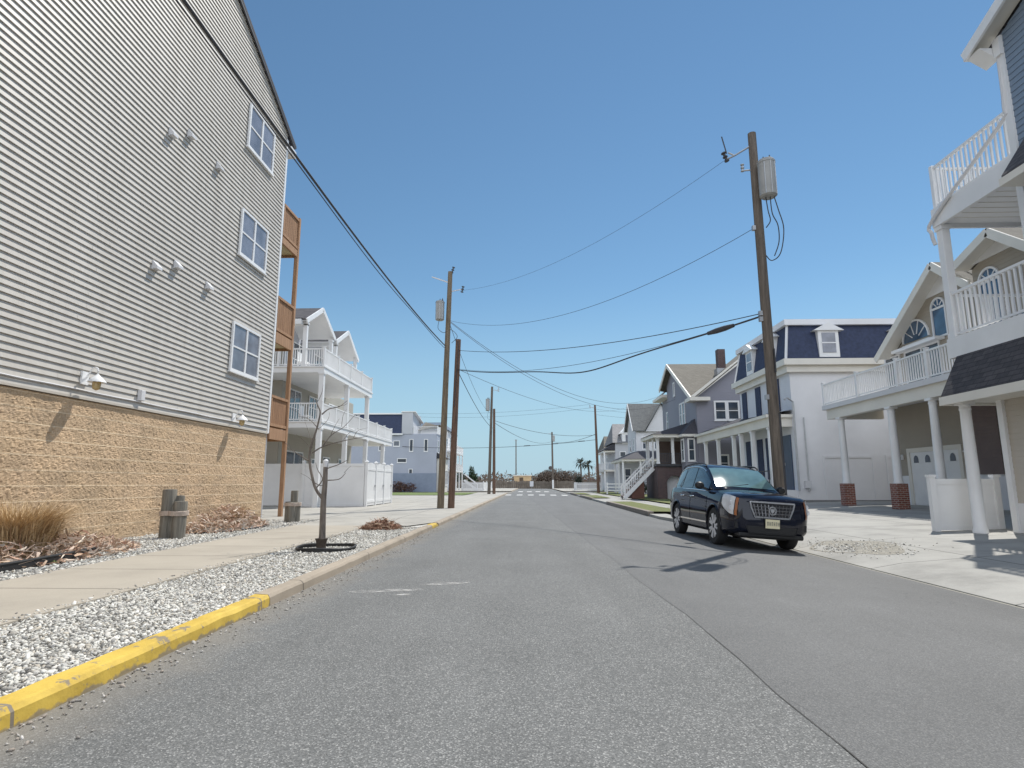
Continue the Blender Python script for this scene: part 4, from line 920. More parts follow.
# ------------------------------------------------------------------ white panel fence by the blue house
V2 = thing('panel_fence', (10.6, 14.9, .15), 'short solid white vinyl fence behind the round column of the blue house', 'fence')
MB().box(9.85, 11.25, 14.88, 14.93, .2, 1.38).build('panel', M['white'], V2)
for za, zb_ in ((1.27, 1.40), (.18, .30)): MB().box(9.83, 11.25, 14.86, 14.95, za, zb_).build('rail', M['white'], V2)
for x in (9.78, 11.3):
    mb = MB(); mb.box(x-.065, x+.065, 14.84, 14.97, dz(x), 1.44); mb.box(x-.085, x+.085, 14.82, 14.99, 1.44, 1.5); mb.build('fence_post', M['white'], V2)
t = thing('recycling_bin', (11.05, 13.2, .2), 'edge of a dark green and yellow bin by the white fence', 'bin')
MB().prism([(10.93, 13.1, .2), (11.17, 13.1, .2), (11.2, 13.1, .7), (10.9, 13.1, .7)], (0, .3, 0)).build('bin_body', plain('dark_green', (.05, .07, .03), .5), t); MB().box(10.89, 11.21, 13.07, 13.43, .7, .75).build('bin_lid', M['yellowpaint'], t)
# ------------------------------------------------------------------ taupe house with deck over the garage
B2 = thing('taupe_house', (16, 22.5, .4), 'taupe sided house with arched gable windows and a white deck above its garage', 'house')
w1 = street_east(16); w2 = street_east(15)
g1p = [(18, 1.6), (26.6, 1.6), (26.6, 6.15), (22.05, 9.7), (18, 6.5)]; g2p = [(15.5, 4.8), (19.55, 4.8), (19.55, 8.4), (17.9, 9.1), (15.5, 7.3)]
mb = MB(); lap(mb, w1, g1p, .14, .014); lap(mb, w1, [(10, 1.6), (19, 1.6), (19, 4.3), (10, 4.3)], .14, .014); lap(mb, w2, g2p, .14, .014); lap(mb, north(26.6), [(16, 1.6), (28, 1.6), (28, 6.15), (16, 6.15)], .14, .014); mb.build('siding', M['taupe'], B2, recalc=False)
mb = MB(); mb.prism([(16.02, u, z) for u, z in [(10, .3), (26.58, .3), (26.58, 6.1), (22.05, 9.65), (18, 6.45), (10, 6.45)]], (12, 0, 0)); mb.prism([(15.02, u, z) for u, z in g2p], (1, 0, 0)); mb.build('wall', M['taupe'], B2)
MB().box(15.95, 16.02, 10, 26.62, .38, 1.6).build('wainscot', M['whitewall'], B2)
for xw, (e0, ap, e1, zr, ze, za) in ((16, (18.2, 22.02, 26.15, 6.35, 6.6, 9.45)), (15, (15.2, 17.92, 19.75, 6.9, 8.35, 9.0))):
    xo = xw-.65; k = za
    rf = MB()
    for e, ze_ in ((e0, zr), (e1, ze)): slope_roof(rf, [(xo, e, ze_+.2), (28, e, ze_+.2), (28, ap, za+.2), (xo, ap, za+.2)], .05)
    rf.build('roof', M['brownroof'], B2)
    mb = MB()
    for e, ze_ in ((e0, zr), (e1, ze)): slope_roof(mb, [(xo+.02, e, ze_+.14), (xw+.03, e, ze_+.14), (xw+.03, ap, za+.14), (xo+.02, ap, za+.14)], .04)
    mb.build('soffit', M['cream'], B2)
    mb = MB()
    for e, ze_ in ((e0, zr), (e1, ze)): mb.bar((xo, e, ze_+.06), (xo, ap, za+.06), .06, .28)
    mb.build('rake_board', M['cream'], B2)
    s0, s1 = (za-zr)/(ap-e0), (za-ze)/(e1-ap); h = .95 if xw > 15.5 else .55
    MB().prism([(xw-.06, ap-h/s0, za+.1-h), (xw-.06, ap+h/s1, za+.1-h), (xw-.06, ap, za+.1)], (.05, 0, 0)).build('gable_panel', M['white'], B2)
MB().tube([(14.9, 19.62, 4.8), (14.9, 19.62, 8.1), (14.55, 19.7, 8.3)], .04, 8).build('downspout', M['cream'], B2)
arch_window(B2, w1, 24.25, 7.05, 1.65, .08); arch_window(B2, w1, 22.75, 6.95, .78, 1.1, spokes=4); arch_window(B2, w2, 18.85, 6.3, .85, 1.5, spokes=4)
for y, w in ((22.9, 2.2), (25.4, 1.1)): window(B2, w1, y, 4.85, w, 1.95, 2 if w > 2 else 1, 1)
window(B2, w2, 16.6, 5.1, 1.3, 1.4, 1, 2, gm=M['skyglass'])
mb = MB(); w1.box(mb, 22.6, 25.4, 6.78, 6.9, .02, .4); mb.build('awning', M['white'], B2)
xd, yd0, yd1, zd = 13.55, 14.2, 27.45, 4.78
MB().box(xd, 15.98, yd0, yd1, zd-.12, zd).build('deck_floor', M['offwhite'], B2); mb = MB(); mb.box(xd-.06, xd, yd0, yd1+.06, zd-.18, zd+.02); mb.box(xd, 16, yd1, yd1+.06, zd-.18, zd+.02); mb.build('deck_edge', M['offwhite'], B2)
mb = MB(); mb.box(xd+.06, xd+.32, yd0, yd1-.1, zd-.62, zd-.13); mb.box(xd+.32, 16, yd1-.4, yd1-.1, zd-.62, zd-.13); mb.build('deck_beam', M['cream'], B2); MB().box(xd+.32, 15.98, yd0, yd1-.4, zd-.24, zd-.13).build('porch_ceiling', M['offwhite'], B2)
for a, b in ((yd1-.05, 24.6), (24.6, 21.9), (21.9, 18.5), (18.5, yd0)): railing(B2, (xd+.04, a, zd), (xd+.04, b, zd), .98, step=.13, b=.035, skip0=a < 27)
railing(B2, (xd+.04, yd1-.05, zd), (15.9, yd1-.05, zd), .98, skip0=True)
def deckpost(y, base=True):
    x = xd+.19; zb = dz(x)
    if base:
        MB().box(x-.21, x+.21, y-.21, y+.21, zb, zb+.93).build('brick_base', M['brick'], B2); z0 = zb+.93
    else: z0 = zb
    column(B2, x, y, z0, zd-.62, .14, .12)
deckpost(26.4); deckpost(22.75); deckpost(20.4)
mb = MB(); w1.box(mb, 22.5, 25.35, .40, 2.55, .04, .08)
for i in range(5): w1.box(mb, 22.5, 25.35, .40+i*.43+.012, .40+(i+1)*.43-.012, .08, .095)
gd = mb.build('garage_door', M['white'], B2)
for i in range(4):
    mb = MB(); uc = 22.85+i*.715; P = [(uc-.15, 2.12), (uc+.15, 2.12)]+[(uc+.15*math.cos(t), 2.22+.2*math.sin(t)) for t in np.linspace(0, math.pi, 9)]
    mb.prism([w1.p(u, z, .094) for u, z in P], w1.N*.012); mb.build('pane', M['glass'], gd)
mb = MB(); w1.box(mb, 22.32, 22.5, .4, 2.72, .02, .13); w1.box(mb, 25.35, 25.53, .4, 2.72, .02, .13); w1.box(mb, 22.5, 25.35, 2.55, 2.72, .02, .128); mb.build('door_casing', M['cream'], B2)
for y in (26.0, 21.9, 19.2):
    mb = MB(); w1.box(mb, y-.07, y+.07, 2.28, 2.5, .0, .05); l = mb.build('wall_lamp', M['white'], B2); c = w1.p(y, 2.42, .24); MB().lathe(c, [(.03, .1), (.14, .02), (.14, 0), (.02, .03)], 14).build('lamp_shade', M['white'], l); MB().lathe(c, [(.04, -.14), (.06, -.02)], 10).build('lamp_glass', M['amber'], l)
MB().tube([w1.p(20.4, .5, .08), w1.p(20.4, 4.2, .08)], .03, 8).build('drain_pipe', M['burlap'], B2)
mb = MB(); lap(mb, street_east(15.9), [(20.5, 1.6), (21.6, 1.6), (21.6, 4.2), (20.5, 4.2)], .14, .014); mb.build('pilaster', plain('dark_brown', (.16, .12, .11), .7), B2, recalc=False)  # darker brown sided panel right of the garage door
# ------------------------------------------------------------------ white mansard house
B3 = thing('white_mansard_house', (13.4, 34, .36), 'white house with a navy mansard roof and pointed dormers behind the leaning pole', 'house')
X3, Y3, Y3b, X3b = 13.45, 30.5, 37.8, 27
f3s = south(Y3); f3w = street_east(X3)
MB().box(X3, X3b, Y3, Y3b, .2, 7.1).build('wall', M['whitewall'], B3)
mb = MB(); lap(mb, f3w, [(Y3, .9), (Y3b, .9), (Y3b, 7.0), (Y3, 7.0)], .13, .012); mb.build('front_siding', plain('white_clapboard', (.66, .68, .72), .6, .04), B3, recalc=False)
mb = MB(); mb.box(X3-.2, X3b, Y3-.2, Y3b+.2, 6.95, 7.3); mb.box(X3-.38, X3b, Y3-.38, Y3b+.38, 7.3, 7.62); mb.build('cornice', M['cream'], B3)
def mansard(x0, x1, y0, y1, z0, z1, ins):
    mb = MB(); P = [(x0, y0, z0), (x1, y0, z0), (x1, y1, z0), (x0, y1, z0)]; Q = [(x0+ins, y0+ins, z1), (x1, y0+ins, z1), (x1, y1-ins, z1), (x0+ins, y1-ins, z1)]
    for i in range(4): mb.poly([P[i], P[(i+1) % 4], Q[(i+1) % 4], Q[i]])
    return mb
mansard(X3-.2, X3b, Y3-.2, Y3b+.2, 7.62, 9.5, .32).build('mansard_roof', M['navy'], B3)
mb = MB(); mb.box(X3-.08, X3b, Y3-.08, Y3b+.08, 9.48, 9.78); mb.build('roof_cap', M['whitewall'], B3); mb = MB(); mb.bar((X3-.2, Y3-.2, 7.62), (X3+.12, Y3+.12, 9.5), .1, .1); mb.bar((X3-.2, Y3b+.2, 7.62), (X3+.12, Y3b-.12, 9.5), .1, .1); mb.build('hip_trim', M['white'], B3)
def dormer(fr, u, d0):
    mb = MB(); fr.box(mb, u-.52, u+.52, 7.72, 9.15, d0-.9, d0+.1); d = mb.build('dormer', M['white'], B3)
    r = MB(); r.prism([fr.p(u-.78, 9.12, d0-.9), fr.p(u+.78, 9.12, d0-.9), fr.p(u, 9.55, d0-.9)], fr.N*1.12); r.build('pediment', M['white'], d)
    m2 = MB(); fr.box(m2, u-.34, u+.34, 7.95, 9.0, d0+.1, d0+.125); m2.build('pane', M['curtained'], d)
    m3 = MB(); fr.box(m3, u-.36, u+.36, 8.44, 8.5, d0+.12, d0+.14); m3.build('sash', M['white'], d)
for x in (15.5, 19.4): dormer(f3s, x, .12)
for y in (35.3, 32.2): dormer(f3w, y, .12)
for y, z, w, h in ((34.4, 5.1, .75, 1.75), (31.8, 5.1, .75, 1.75), (34.6, 1.5, .8, 2.3), (33.3, 1.5, .8, 2.3), (36.4, 1.5, .8, 2.3), (36.6, 5.1, .75, 1.75)):
    mb = MB(); f3w.box(mb, y, y+w, z, z+h, .02, .06); mb.build('shutter', M['navy'], B3)
mb = MB(); f3w.box(mb, 30.85, 31.75, .95, 3.75, .02, .07); dd = mb.build('door', plain('blue_door', (.05, .075, .12), .4), B3); mb = MB(); f3w.box(mb, 31.6, 31.66, 2.2, 2.35, .07, .12); mb.build('handle', M['metal'], dd)
for x in (14.9, 18.0):
    mb = MB(); f3s.box(mb, x, x+2.3, .4, 2.55, .0, .02); f3s.box(mb, x-.1, x, .4, 2.65, 0, .05); f3s.box(mb, x+2.3, x+2.4, .4, 2.65, 0, .05); f3s.box(mb, x-.1, x+2.4, 2.55, 2.67, 0, .052); mb.build('garage_door', M['whitewall'], B3)
MB().box(X3-.1, X3b, Y3-.06, Y3+.01, .2, .46).build('foundation', plain('grey_base', (.2, .2, .2), .9), B3)
# front porch
xp = 12.3
MB().box(xp, X3, Y3+.1, 43.6, .1, .95).build('porch_floor', M['whitewall'], B3)
mb = MB(); mb.box(xp-.05, xp+.25, Y3+.1, 43.8, 4.15, 4.62); mb.box(xp+.25, X3, Y3+.1, Y3+.4, 4.15, 4.62); mb.box(xp-.2, X3, Y3, 44, 4.62, 4.78); mb.build('porch_beam', M['cream'], B3)
mb = MB(); P = [(xp-.2, Y3, 4.78), (xp-.2, 44, 4.78), (14.6, 41, 5.75), (14.6, 38.1, 5.75), (X3, 36, 5.2), (X3, Y3, 5.05)]
mb.poly([P[0], P[1], (15.2, 42.0, 5.95), (X3, 37.9, 5.3), (X3, Y3, 5.0)]); mb.poly([P[1], (18, 44, 4.78), (15.2, 42, 5.95)]); mb.poly([(18, 44, 4.78), (18, 37.9, 5.3), (X3, 37.9, 5.3), (15.2, 42, 5.95)]); mb.build('porch_roof', M['darkroof'], B3)
for y in (42.2, 39.4, 36.4, 35.1, 33.3, 30.9): post(B3, (xp+.1, y, .95), (xp+.1, y, 4.15), .2)
mb = MB()
for y in (30.75, 31.6, 32.5): mb.bar((12.15, y, .95), (12.15, y, 1.9), .04, .04)
mb.bar((12.15, 30.7, 1.9), (12.15, 33.2, 1.9), .05, .05); mb.build('railing', M['trimdark'], B3)
mb = MB(); mb.tube([(X3+.0, Y3-.12, .9), (X3+.02, Y3-.12, 5.4), (X3-.3, Y3-.2, 5.6), (X3-.45, Y3-.2, 5.5)], .045, 6); mb.tube([(X3+.5, Y3-.1, .9), (X3+.5, Y3-.1, 4.6)], .035, 6); mb.build('conduit', M['metal'], B3); MB().box(X3+.3, X3+.6, Y3-.2, Y3-.02, 1.05, 1.4).build('meter_box', M['offwhite'], B3)
# ------------------------------------------------------------------ grey cross gabled house
B4 = thing('grey_gabled_house', (13, 50, .1), 'grey house with a tall front gable, brick chimney and raised brick porch', 'house')
X4 = 12.5; f4w = street_east(X4); f4s = south(44.4)
gp = [(44.4, .1), (53.6, .1), (53.6, 10.0), (51.0, 11.4), (44.4, 7.9)]
mb = MB(); lap(mb, f4w, gp, .18, .015); lap(mb, street_east(12.8), [(53.6, .1), (57, .1), (57, 9.1), (53.6, 9.1)], .18, .015)
sp = [(X4, .1), (26, .1), (26, 7.9), (19.2, 13.0), (X4, 7.9)]; lap(mb, f4s, sp, .18, .015); mb.build('siding', M['grey'], B4, recalc=False)
mb = MB(); mb.prism([(X4+.02, u, z) for u, z in gp], (12, 0, 0)); mb.box(12.82, 24, 53, 57, .1, 9.1); mb.prism([(u, 44.42, z) for u, z in sp], (0, 5, 0)); mb.build('wall', M['grey'], B4)
rf = MB(); xo = X4-.55
slope_roof(rf, [(xo, 43.9, 7.65), (12.3, 43.9, 7.65), (17.2, 51, 11.55), (xo, 51, 11.55)], .12); slope_roof(rf, [(xo, 51, 11.55), (24, 51, 11.55), (24, 57.5, 8.1), (xo, 54.3, 9.8)], .12)
slope_roof(rf, [(12.3, 43.9, 7.66), (19.2, 43.9, 13.15), (19.2, 51, 13.15), (17.2, 51, 11.57)], .1)
rf.build('roof', M['brownroof'], B4)
mb = MB(); mb.prism([(12.1, 53.9, 9.25), (12.1, 57.6, 9.25), (14, 56, 10.9), (14, 53.9, 10.9)], (0, 0, -.05)); mb.build('wing_roof', M['darkroof'], B4)
mb = MB(); mb.bar((xo, 43.9, 7.5), (xo, 51, 11.4), .08, .3); mb.bar((xo, 51, 11.4), (xo, 54.3, 9.65), .08, .3); mb.bar((X4-.5, 43.95, 7.5), (19.2, 43.95, 12.95), .3, .08, up=(0, 1, 0))
mb.box(xo-.05, X4+.9, 43.8, 45.3, 7.35, 7.62); mb.box(12.0, 12.8, 53.6, 57.6, 9.0, 9.25); mb.build('eave_trim', M['cream'], B4)
mb = MB(); mb.box(15.35, 15.95, 47.6, 48.2, 9.5, 12.1); mb.build('chimney', M['darkbrick'], B4); MB().box(15.2, 16.1, 47.5, 48.3, 9.3, 10.5).build('chimney_flashing', M['metal'], B4)
window(B4, f4s, 13.8, 5.9, .95, 1.5, 1, 2, fw=.13); window(B4, f4s, 14.75, 5.9, .95, 1.5, 1, 2, fw=.13); window(B4, f4s, 13.9, 2.1, .8, 1.3, 1, 2, fw=.12)
window(B4, f4w, 47.6, 5.9, .8, 1.9, 1, 2, fw=.12); window(B4, f4w, 48.5, 5.9, .8, 1.9, 1, 2, fw=.12); window(B4, f4w, 50.6, 8.7, .55, 1.2, 1, 1, fw=.12); window(B4, street_east(12.8), 54.6, 6.0, .8, 1.8, 1, 2, fw=.12)
window(B4, f4w, 44.7, 3.4, .9, 1.3, 1, 2, fw=.12)
# porch with brick base, bay and stairs
fb = south(46.0)
n = 12; arc = [(11.05+.6*math.cos(math.pi*i/n), 1.3+.55*math.sin(math.pi*i/n)) for i in range(n+1)]
outer = [(10.2, .1), (10.85, .1)] + [(10.85, 1.3)]
MB().prism([fb.p(9.75, .1), fb.p(10.4, .1), fb.p(10.4, 2.55), fb.p(9.75, 2.55)], (0, .3, 0)).build('brick_pier', M['darkbrick'], B4)
mb = MB(); mb.prism([fb.p(u, z, -.03) for u, z in [(11.65, .1), (X4-.02, .1), (X4-.02, 2.5), (10.41, 2.5), (10.41, .1), (10.45, .1)] + arc[::-1]], (0, .24, 0)); mb.build('brick_arch', M['darkbrick'], B4)
MB().box(9.75, 10.05, 46.3, 50.4, .1, 2.55).build('brick_front', M['darkbrick'], B4); MB().box(10.3, X4, 46.45, 46.5, .1, 2.4).build('lattice', M['offwhite'], B4)
MB().box(9.65, X4, 45.9, 50.5, 2.56, 2.75).build('porch_floor', M['trimdark'], B4)
mb = MB(); mb.box(9.45, X4, 45.6, 50.8, 4.75, 5.0); mb.build('porch_fascia', M['cream'], B4)
mb = MB(); mb.poly([(9.35, 45.5, 5.0), (9.35, 50.9, 5.0), (12.48, 50.9, 6.0), (12.48, 47, 6.0)]); mb.poly([(9.35, 45.5, 5.0), (12.48, 45.5, 5.0), (12.48, 47, 6.0)]); mb.build('porch_roof', M['darkroof'], B4)
for x, y in ((9.85, 46.1), (9.85, 50.2), (11.0, 46.1)): post(B4, (x, y, 2.75), (x, y, 4.75), .2)
MB().box(10.5, 12.4, 49.2, 49.3, 2.75, 4.7).build('inner_wall', plain('brown_wall', (.19, .14, .12), .7), B4)
railing(B4, (9.85, 46.1, 2.75), (12.0, 46.1, 2.75), .8, M['trimdark'], posts=False)
bay = MB(); bay.box(11.6, X4, 44.6, 45.9, .1, 4.9); by = bay.build('bay', M['grey'], B4); mb = MB(); mb.poly([(11.3, 44.3, 4.9), (11.3, 46.2, 4.9), (12.48, 45.9, 6.1), (12.48, 44.9, 6.1)]); mb.poly([(11.3, 44.3, 4.9), (12.48, 44.3, 4.9), (12.48, 44.9, 6.1)]); mb.build('bay_roof', M['darkroof'], B4); MB().box(11.3, X4, 44.3, 46.2, 4.72, 4.9).build('bay_fascia', M['cream'], B4)
window(B4, street_east(11.58), 44.8, 2.9, .85, 1.7, 1, 2, fw=.12); window(B4, south(44.58), 11.75, 2.9, .55, 1.7, 1, 2, fw=.1)
mb = MB(); mb.box(11.62, 12.4, 44.0, 44.6, .1, 2.4); mb.build('white_door_panel', M['offwhite'], B4)
sx = MB()
for k in range(10): sx.box(9.65-.24*(k+1), 9.65-.24*k, 47, 48.6, 2.5-.25*k, 2.56-.25*k)
s = sx.build('stair', plain('stair_tread', (.20, .12, .09), .8), B4)
for y in (46.95, 48.62):
    mb = MB(); mb.bar((9.65, y, 2.45), (7.3, y, .12), .06, .3); mb.bar((9.65, y, 3.35), (7.3, y, 1.0), .07, .1); mb.bar((7.35, y, .1), (7.35, y, 1.1), .11, .11); mb.bar((9.65, y, 2.5), (9.65, y, 4.7), .12, .12)
    for k in range(14): mb.bar((9.55-.165*k, y, 2.5-.165*k), (9.55-.165*k, y, 3.3-.165*k), .04, .04)
    mb.build('stair_rail', M['white'], s)
MB().prism([(8.9, 47.05, .1), (7.9, 47.05, .1), (7.9, 47.05, .5), (8.9, 47.05, 1.5)], (0, 1.5, 0)).build('stair_base', plain('red_brown', (.13, .06, .045), .8), B4)
# ------------------------------------------------------------------ white houses farther on
B5 = thing('white_steep_house', (13, 72, .1), 'white house with steep grey roof and dark porch roof next to the grey gabled house', 'house')
f5w = street_east(12.5); f5s = south(70.2)
mb = MB(); lap(mb, f5w, [(70.2, .1), (76, .1), (76, 8.0), (73, 10.9), (70.2, 7.6)], .2, .015); lap(mb, f5s, [(12.5, .1), (24, .1), (24, 7.7), (12.5, 7.7)], .2, .015); lap(mb, south(69.9), [(13.6, 7.3), (17.4, 7.3), (15.5, 10.5)], .2, .015); mb.build('siding', M['offwhite'], B5, recalc=False)
mb = MB(); mb.prism([(12.52, u, z) for u, z in [(70.22, .1), (76, .1), (76, 8), (73, 10.9), (70.22, 7.6)]], (11, 0, 0)); mb.prism([(13.6, 69.92, 7.3), (17.4, 69.92, 7.3), (15.5, 69.92, 10.45)], (0, 3, 0)); mb.build('wall', M['offwhite'], B5)
rf = MB(); slope_roof(rf, [(12.1, 69.9, 7.4), (23.5, 69.9, 7.4), (23.5, 73, 11.0), (12.1, 73, 11.0)], .1); slope_roof(rf, [(12.1, 73, 11), (23.5, 73, 11), (23.5, 76.3, 7.8), (12.1, 76.3, 7.8)], .1); rf.build('roof', M['greyroof'], B5)
rf = MB(); slope_roof(rf, [(13.4, 69.6, 7.3), (15.5, 69.6, 10.7), (15.5, 73, 10.7), (13.4, 73, 7.3)], .08); slope_roof(rf, [(17.6, 69.6, 7.3), (15.5, 69.6, 10.7), (15.5, 73, 10.7), (17.6, 73, 7.3)], .08); rf.build('dormer_roof', M['greyroof'], B5)
mb = MB(); mb.bar((12.06, 69.9, 7.3), (12.06, 73, 10.9), .06, .25); mb.bar((12.06, 73, 10.9), (12.06, 76.3, 7.7), .06, .25); mb.build('rake_board', M['white'], B5)
window(B5, f5w, 71.2, 5, .9, 1.6, 1, 2, fw=.1); window(B5, f5w, 73.6, 5, .9, 1.6, 1, 2, fw=.1); window(B5, f5s, 13.2, 5.2, .9, 1.5, 1, 2, fw=.1); window(B5, f5s, 14.6, 5.2, .9, 1.5, 1, 2, fw=.1)
MB().box(10.2, 12.4, 66.6, 76, 3.7, 3.95).build('porch_fascia', M['cream'], B5); MB().box(12.41, 16, 66.6, 70, 3.7, 3.95).build('porch_fascia', M['cream'], B5)
mb = MB(); mb.poly([(10.1, 66.5, 3.95), (10.1, 76, 3.95), (12.48, 76, 4.95), (12.48, 69, 4.95)]); mb.poly([(10.1, 66.5, 3.95), (16.5, 66.5, 3.95), (16.5, 69, 4.95), (12.48, 69, 4.95)]); mb.build('porch_roof', M['darkroof'], B5)
for x, y in ((10.35, 66.8), (10.35, 70), (10.35, 73), (12.3, 66.8), (14.2, 66.8), (16, 66.8)): post(B5, (x, y, .1), (x, y, 3.7), .18)
MB().box(10.5, 16.4, 70.05, 70.15, .2, 3.6).build('porch_wall', M['ltgrey'], B5); MB().box(10.3, 16.3, 66.7, 70, .1, .7).build('porch_floor', M['offwhite'], B5)
for x in (11, 12.2, 13.6, 15): window(B5, south(70.05), x, 1.2, .8, 1.8, 1, 2, fw=.1)
B6 = thing('dormer_house', (13, 86, .1), 'pale grey house with a small white gabled dormer on its roof', 'house')
mb = MB(); lap(mb, south(84), [(11, .1), (24, .1), (24, 7.0), (11, 7.0)], .2, .015); lap(mb, street_east(11), [(84, .1), (93, .1), (93, 7), (84, 7)], .2, .015); mb.build('siding', M['ltgrey'], B6, recalc=False); plainbox(B6, 'wall', M['ltgrey'], 11.02, 24, 84.02, 93, .1, 7)
mb = MB(); mb.prism([(10.6, 83.6, 6.9), (10.6, 93.4, 6.9), (11.3, 88.5, 10.0)], (13, 0, 0)); mb.build('roof', M['ltroof'], B6)
mb = MB(); mb.box(12.0, 13.7, 83.9, 87, 6.7, 8.2); mb.prism([(11.7, 83.8, 8.2), (14.0, 83.8, 8.2), (12.85, 83.8, 9.4)], (0, 4, 0)); d = mb.build('dormer', M['white'], B6)
mb = MB(); mb.box(12.5, 13.2, 83.86, 83.9, 7.1, 8.0); mb.build('pane', M['curtained'], d)
window(B6, south(84), 11.6, 4.2, .9, 1.5, 1, 2, fw=.1); window(B6, south(84), 13.4, 4.2, .9, 1.5, 1, 2, fw=.1); window(B6, south(84), 11.8, 1.2, .9, 1.6, 1, 2, fw=.1)
mb = MB(); mb.prism([(9.3, 84, 5.9), (11, 84, 5.9), (11, 84, 6.9)], (0, 9, 0)); mb.build('porch_roof', M['darkroof'], B6)
for z in (2.9, 5.6):
    MB().box(9.4, 11, 84.2, 93, z, z+.22).build('balcony_floor', M['cream'], B6)
railing(B6, (9.45, 84.3, 3.1), (9.45, 92.9, 3.1), 1, step=.2); railing(B6, (9.45, 84.3, 3.1), (10.9, 84.3, 3.1), 1, step=.2)
for y in (84.3, 88.6, 92.8): post(B6, (9.5, y, .1), (9.5, y, 5.6), .2)
B7 = thing('tan_roof_house', (12, 103, .1), 'last pale house on the right with a grey brown roof behind the far leaning pole', 'house')
mb = MB(); lap(mb, south(99), [(10.5, .1), (22, .1), (22, 6.5), (10.5, 6.5)], .22, .015); lap(mb, street_east(10.5), [(99, .1), (110, .1), (110, 6.5), (99, 6.5)], .22, .015); mb.build('siding', M['offwhite'], B7, recalc=False); plainbox(B7, 'wall', M['offwhite'], 10.52, 22, 99.02, 110, .1, 6.5)
mb = MB(); mb.prism([(9.6, 98.6, 6.4), (9.6, 110.4, 6.4), (10.4, 104.5, 9.4)], (12, 0, 0)); mb.build('roof', M['brownroof'], B7); mb = MB(); mb.box(10.6, 11.3, 99.6, 100.3, 7, 9.1); mb.build('chimney', M['brick'], B7)
for x in (11.2, 13): window(B7, south(99), x, 4, 1, 1.6, 1, 2, fw=.1)
for y in (101, 104, 107): window(B7, street_east(10.5), y, 4, 1, 1.6, 1, 2, fw=.1)
MB().box(9.3, 10.5, 99, 110, 3.0, 3.2).build('balcony_floor', M['cream'], B7); railing(B7, (9.35, 99.1, 3.2), (9.35, 109.9, 3.2), 1, step=.25)
B6.location.x += 1.0; B7.location.x += 2.6
# fences and plants on the right verge
RF = thing('rail_fence', (9.3, 65, .1), 'white three rail fence on the lawn left of the wooden stair', 'fence')
for x in (8.3, 10.4, 12.2): MB().box(x-.07, x+.07, 64.93, 65.07, .1, 1.35).build('fence_post', M['white'], RF)
for z in (.5, .85, 1.2): MB().box(8.3, 12.2, 64.97, 65.03, z-.06, z+.06).build('rail', M['white'], RF)
PK = thing('picket_fence', (9, 97, .1), 'white picket fence at the corner beyond the far right pole', 'fence')
for (x0, y0, x1, y1) in ((7.5, 97, 11.6, 97), (7.5, 97, 7.5, 103)):
    L = math.hypot(x1-x0, y1-y0); n = int(L/.16); mb = MB()
    for i in range(n):
        c = Vector((x0+(x1-x0)*i/n, y0+(y1-y0)*i/n, .1)); d = Vector(((x1-x0)/L, (y1-y0)/L, 0))
        mb.bar(c, c+Vector((0, 0, 1.25+.06*(i % 2))), .10, .03, up=(d.y, -d.x, 0))
    mb.bar((x0, y0, .4), (x1, y1, .4), .04, .08); mb.bar((x0, y0, 1.1), (x1, y1, 1.1), .04, .08); mb.build('picket_panel', M['white'], PK)
bush('shrub', M['dark_evergreen'], [((11.3, 63.6, .85), (1.1, .8, .7)), ((12.4, 63.6, .7), (.8, .7, .6))], 1100, .16, 'dark round evergreen shrub in front of the white house with the dark porch roof')
# ================================================================== UTILITY POLES AND LINES
def pole(base, top, r0, r1, mat, label):
    t = thing('utility_pole', base, label, 'utility pole'); b, p = Vector(base), Vector(top); n = 10
    MB().tube([b.lerp(p, i/n) for i in range(n+1)], [r0+(r1-r0)*i/n for i in range(n+1)], 16).build('pole', mat, t, smooth=True); return t
def on(base, top, z):
    b, p = Vector(base), Vector(top); return b.lerp(p, (z-b.z)/(p.z-b.z))
def transformer(par, c, r, h, leads):
    x, y, z = c
    mb = MB(); mb.lathe((x, y, z), [(r*.8, 0), (r, .04), (r, h-.06), (r*1.05, h-.055), (r*1.05, h-.01), (r*.9, h+.04), (.01, h+.06)], 22)
    k = mb.build('transformer', M['can'], par, smooth=True)
    m2 = MB()
    for a in (.3, 1.7): m2.lathe((x+r*.55*math.cos(a), y+r*.55*math.sin(a), z+h+.02), [(.035, 0), (.05, .04), (.03, .07), (.05, .1), (.02, .16), (.01, .2)], 10)
    m2.build('bushing', M['trimdark'], k, smooth=True)
    m3 = MB()
    for a in (-2.2, -1.5, -.8):
        m3.bar((x+r*1.01*math.cos(a), y+r*1.01*math.sin(a), z+.03), (x+r*1.01*math.cos(a), y+r*1.01*math.sin(a), z+h-.07), .02, .02)
    m3.build('tank_strap', M['metal'], k)
    for L in leads: MB().tube(smoothpts(L, 6), .013, 6).build('lead_wire', M['cable'], par, smooth=True)
def insulator(mb, p, d, s=1.0):
    p, d = Vector(p), Vector(d).normalized()
    for i in range(5):
        q = p+d*(.05*i*s); mb.tube([q, q+d*.022*s], (.055 if i % 2 == 0 else .03)*s, 10)
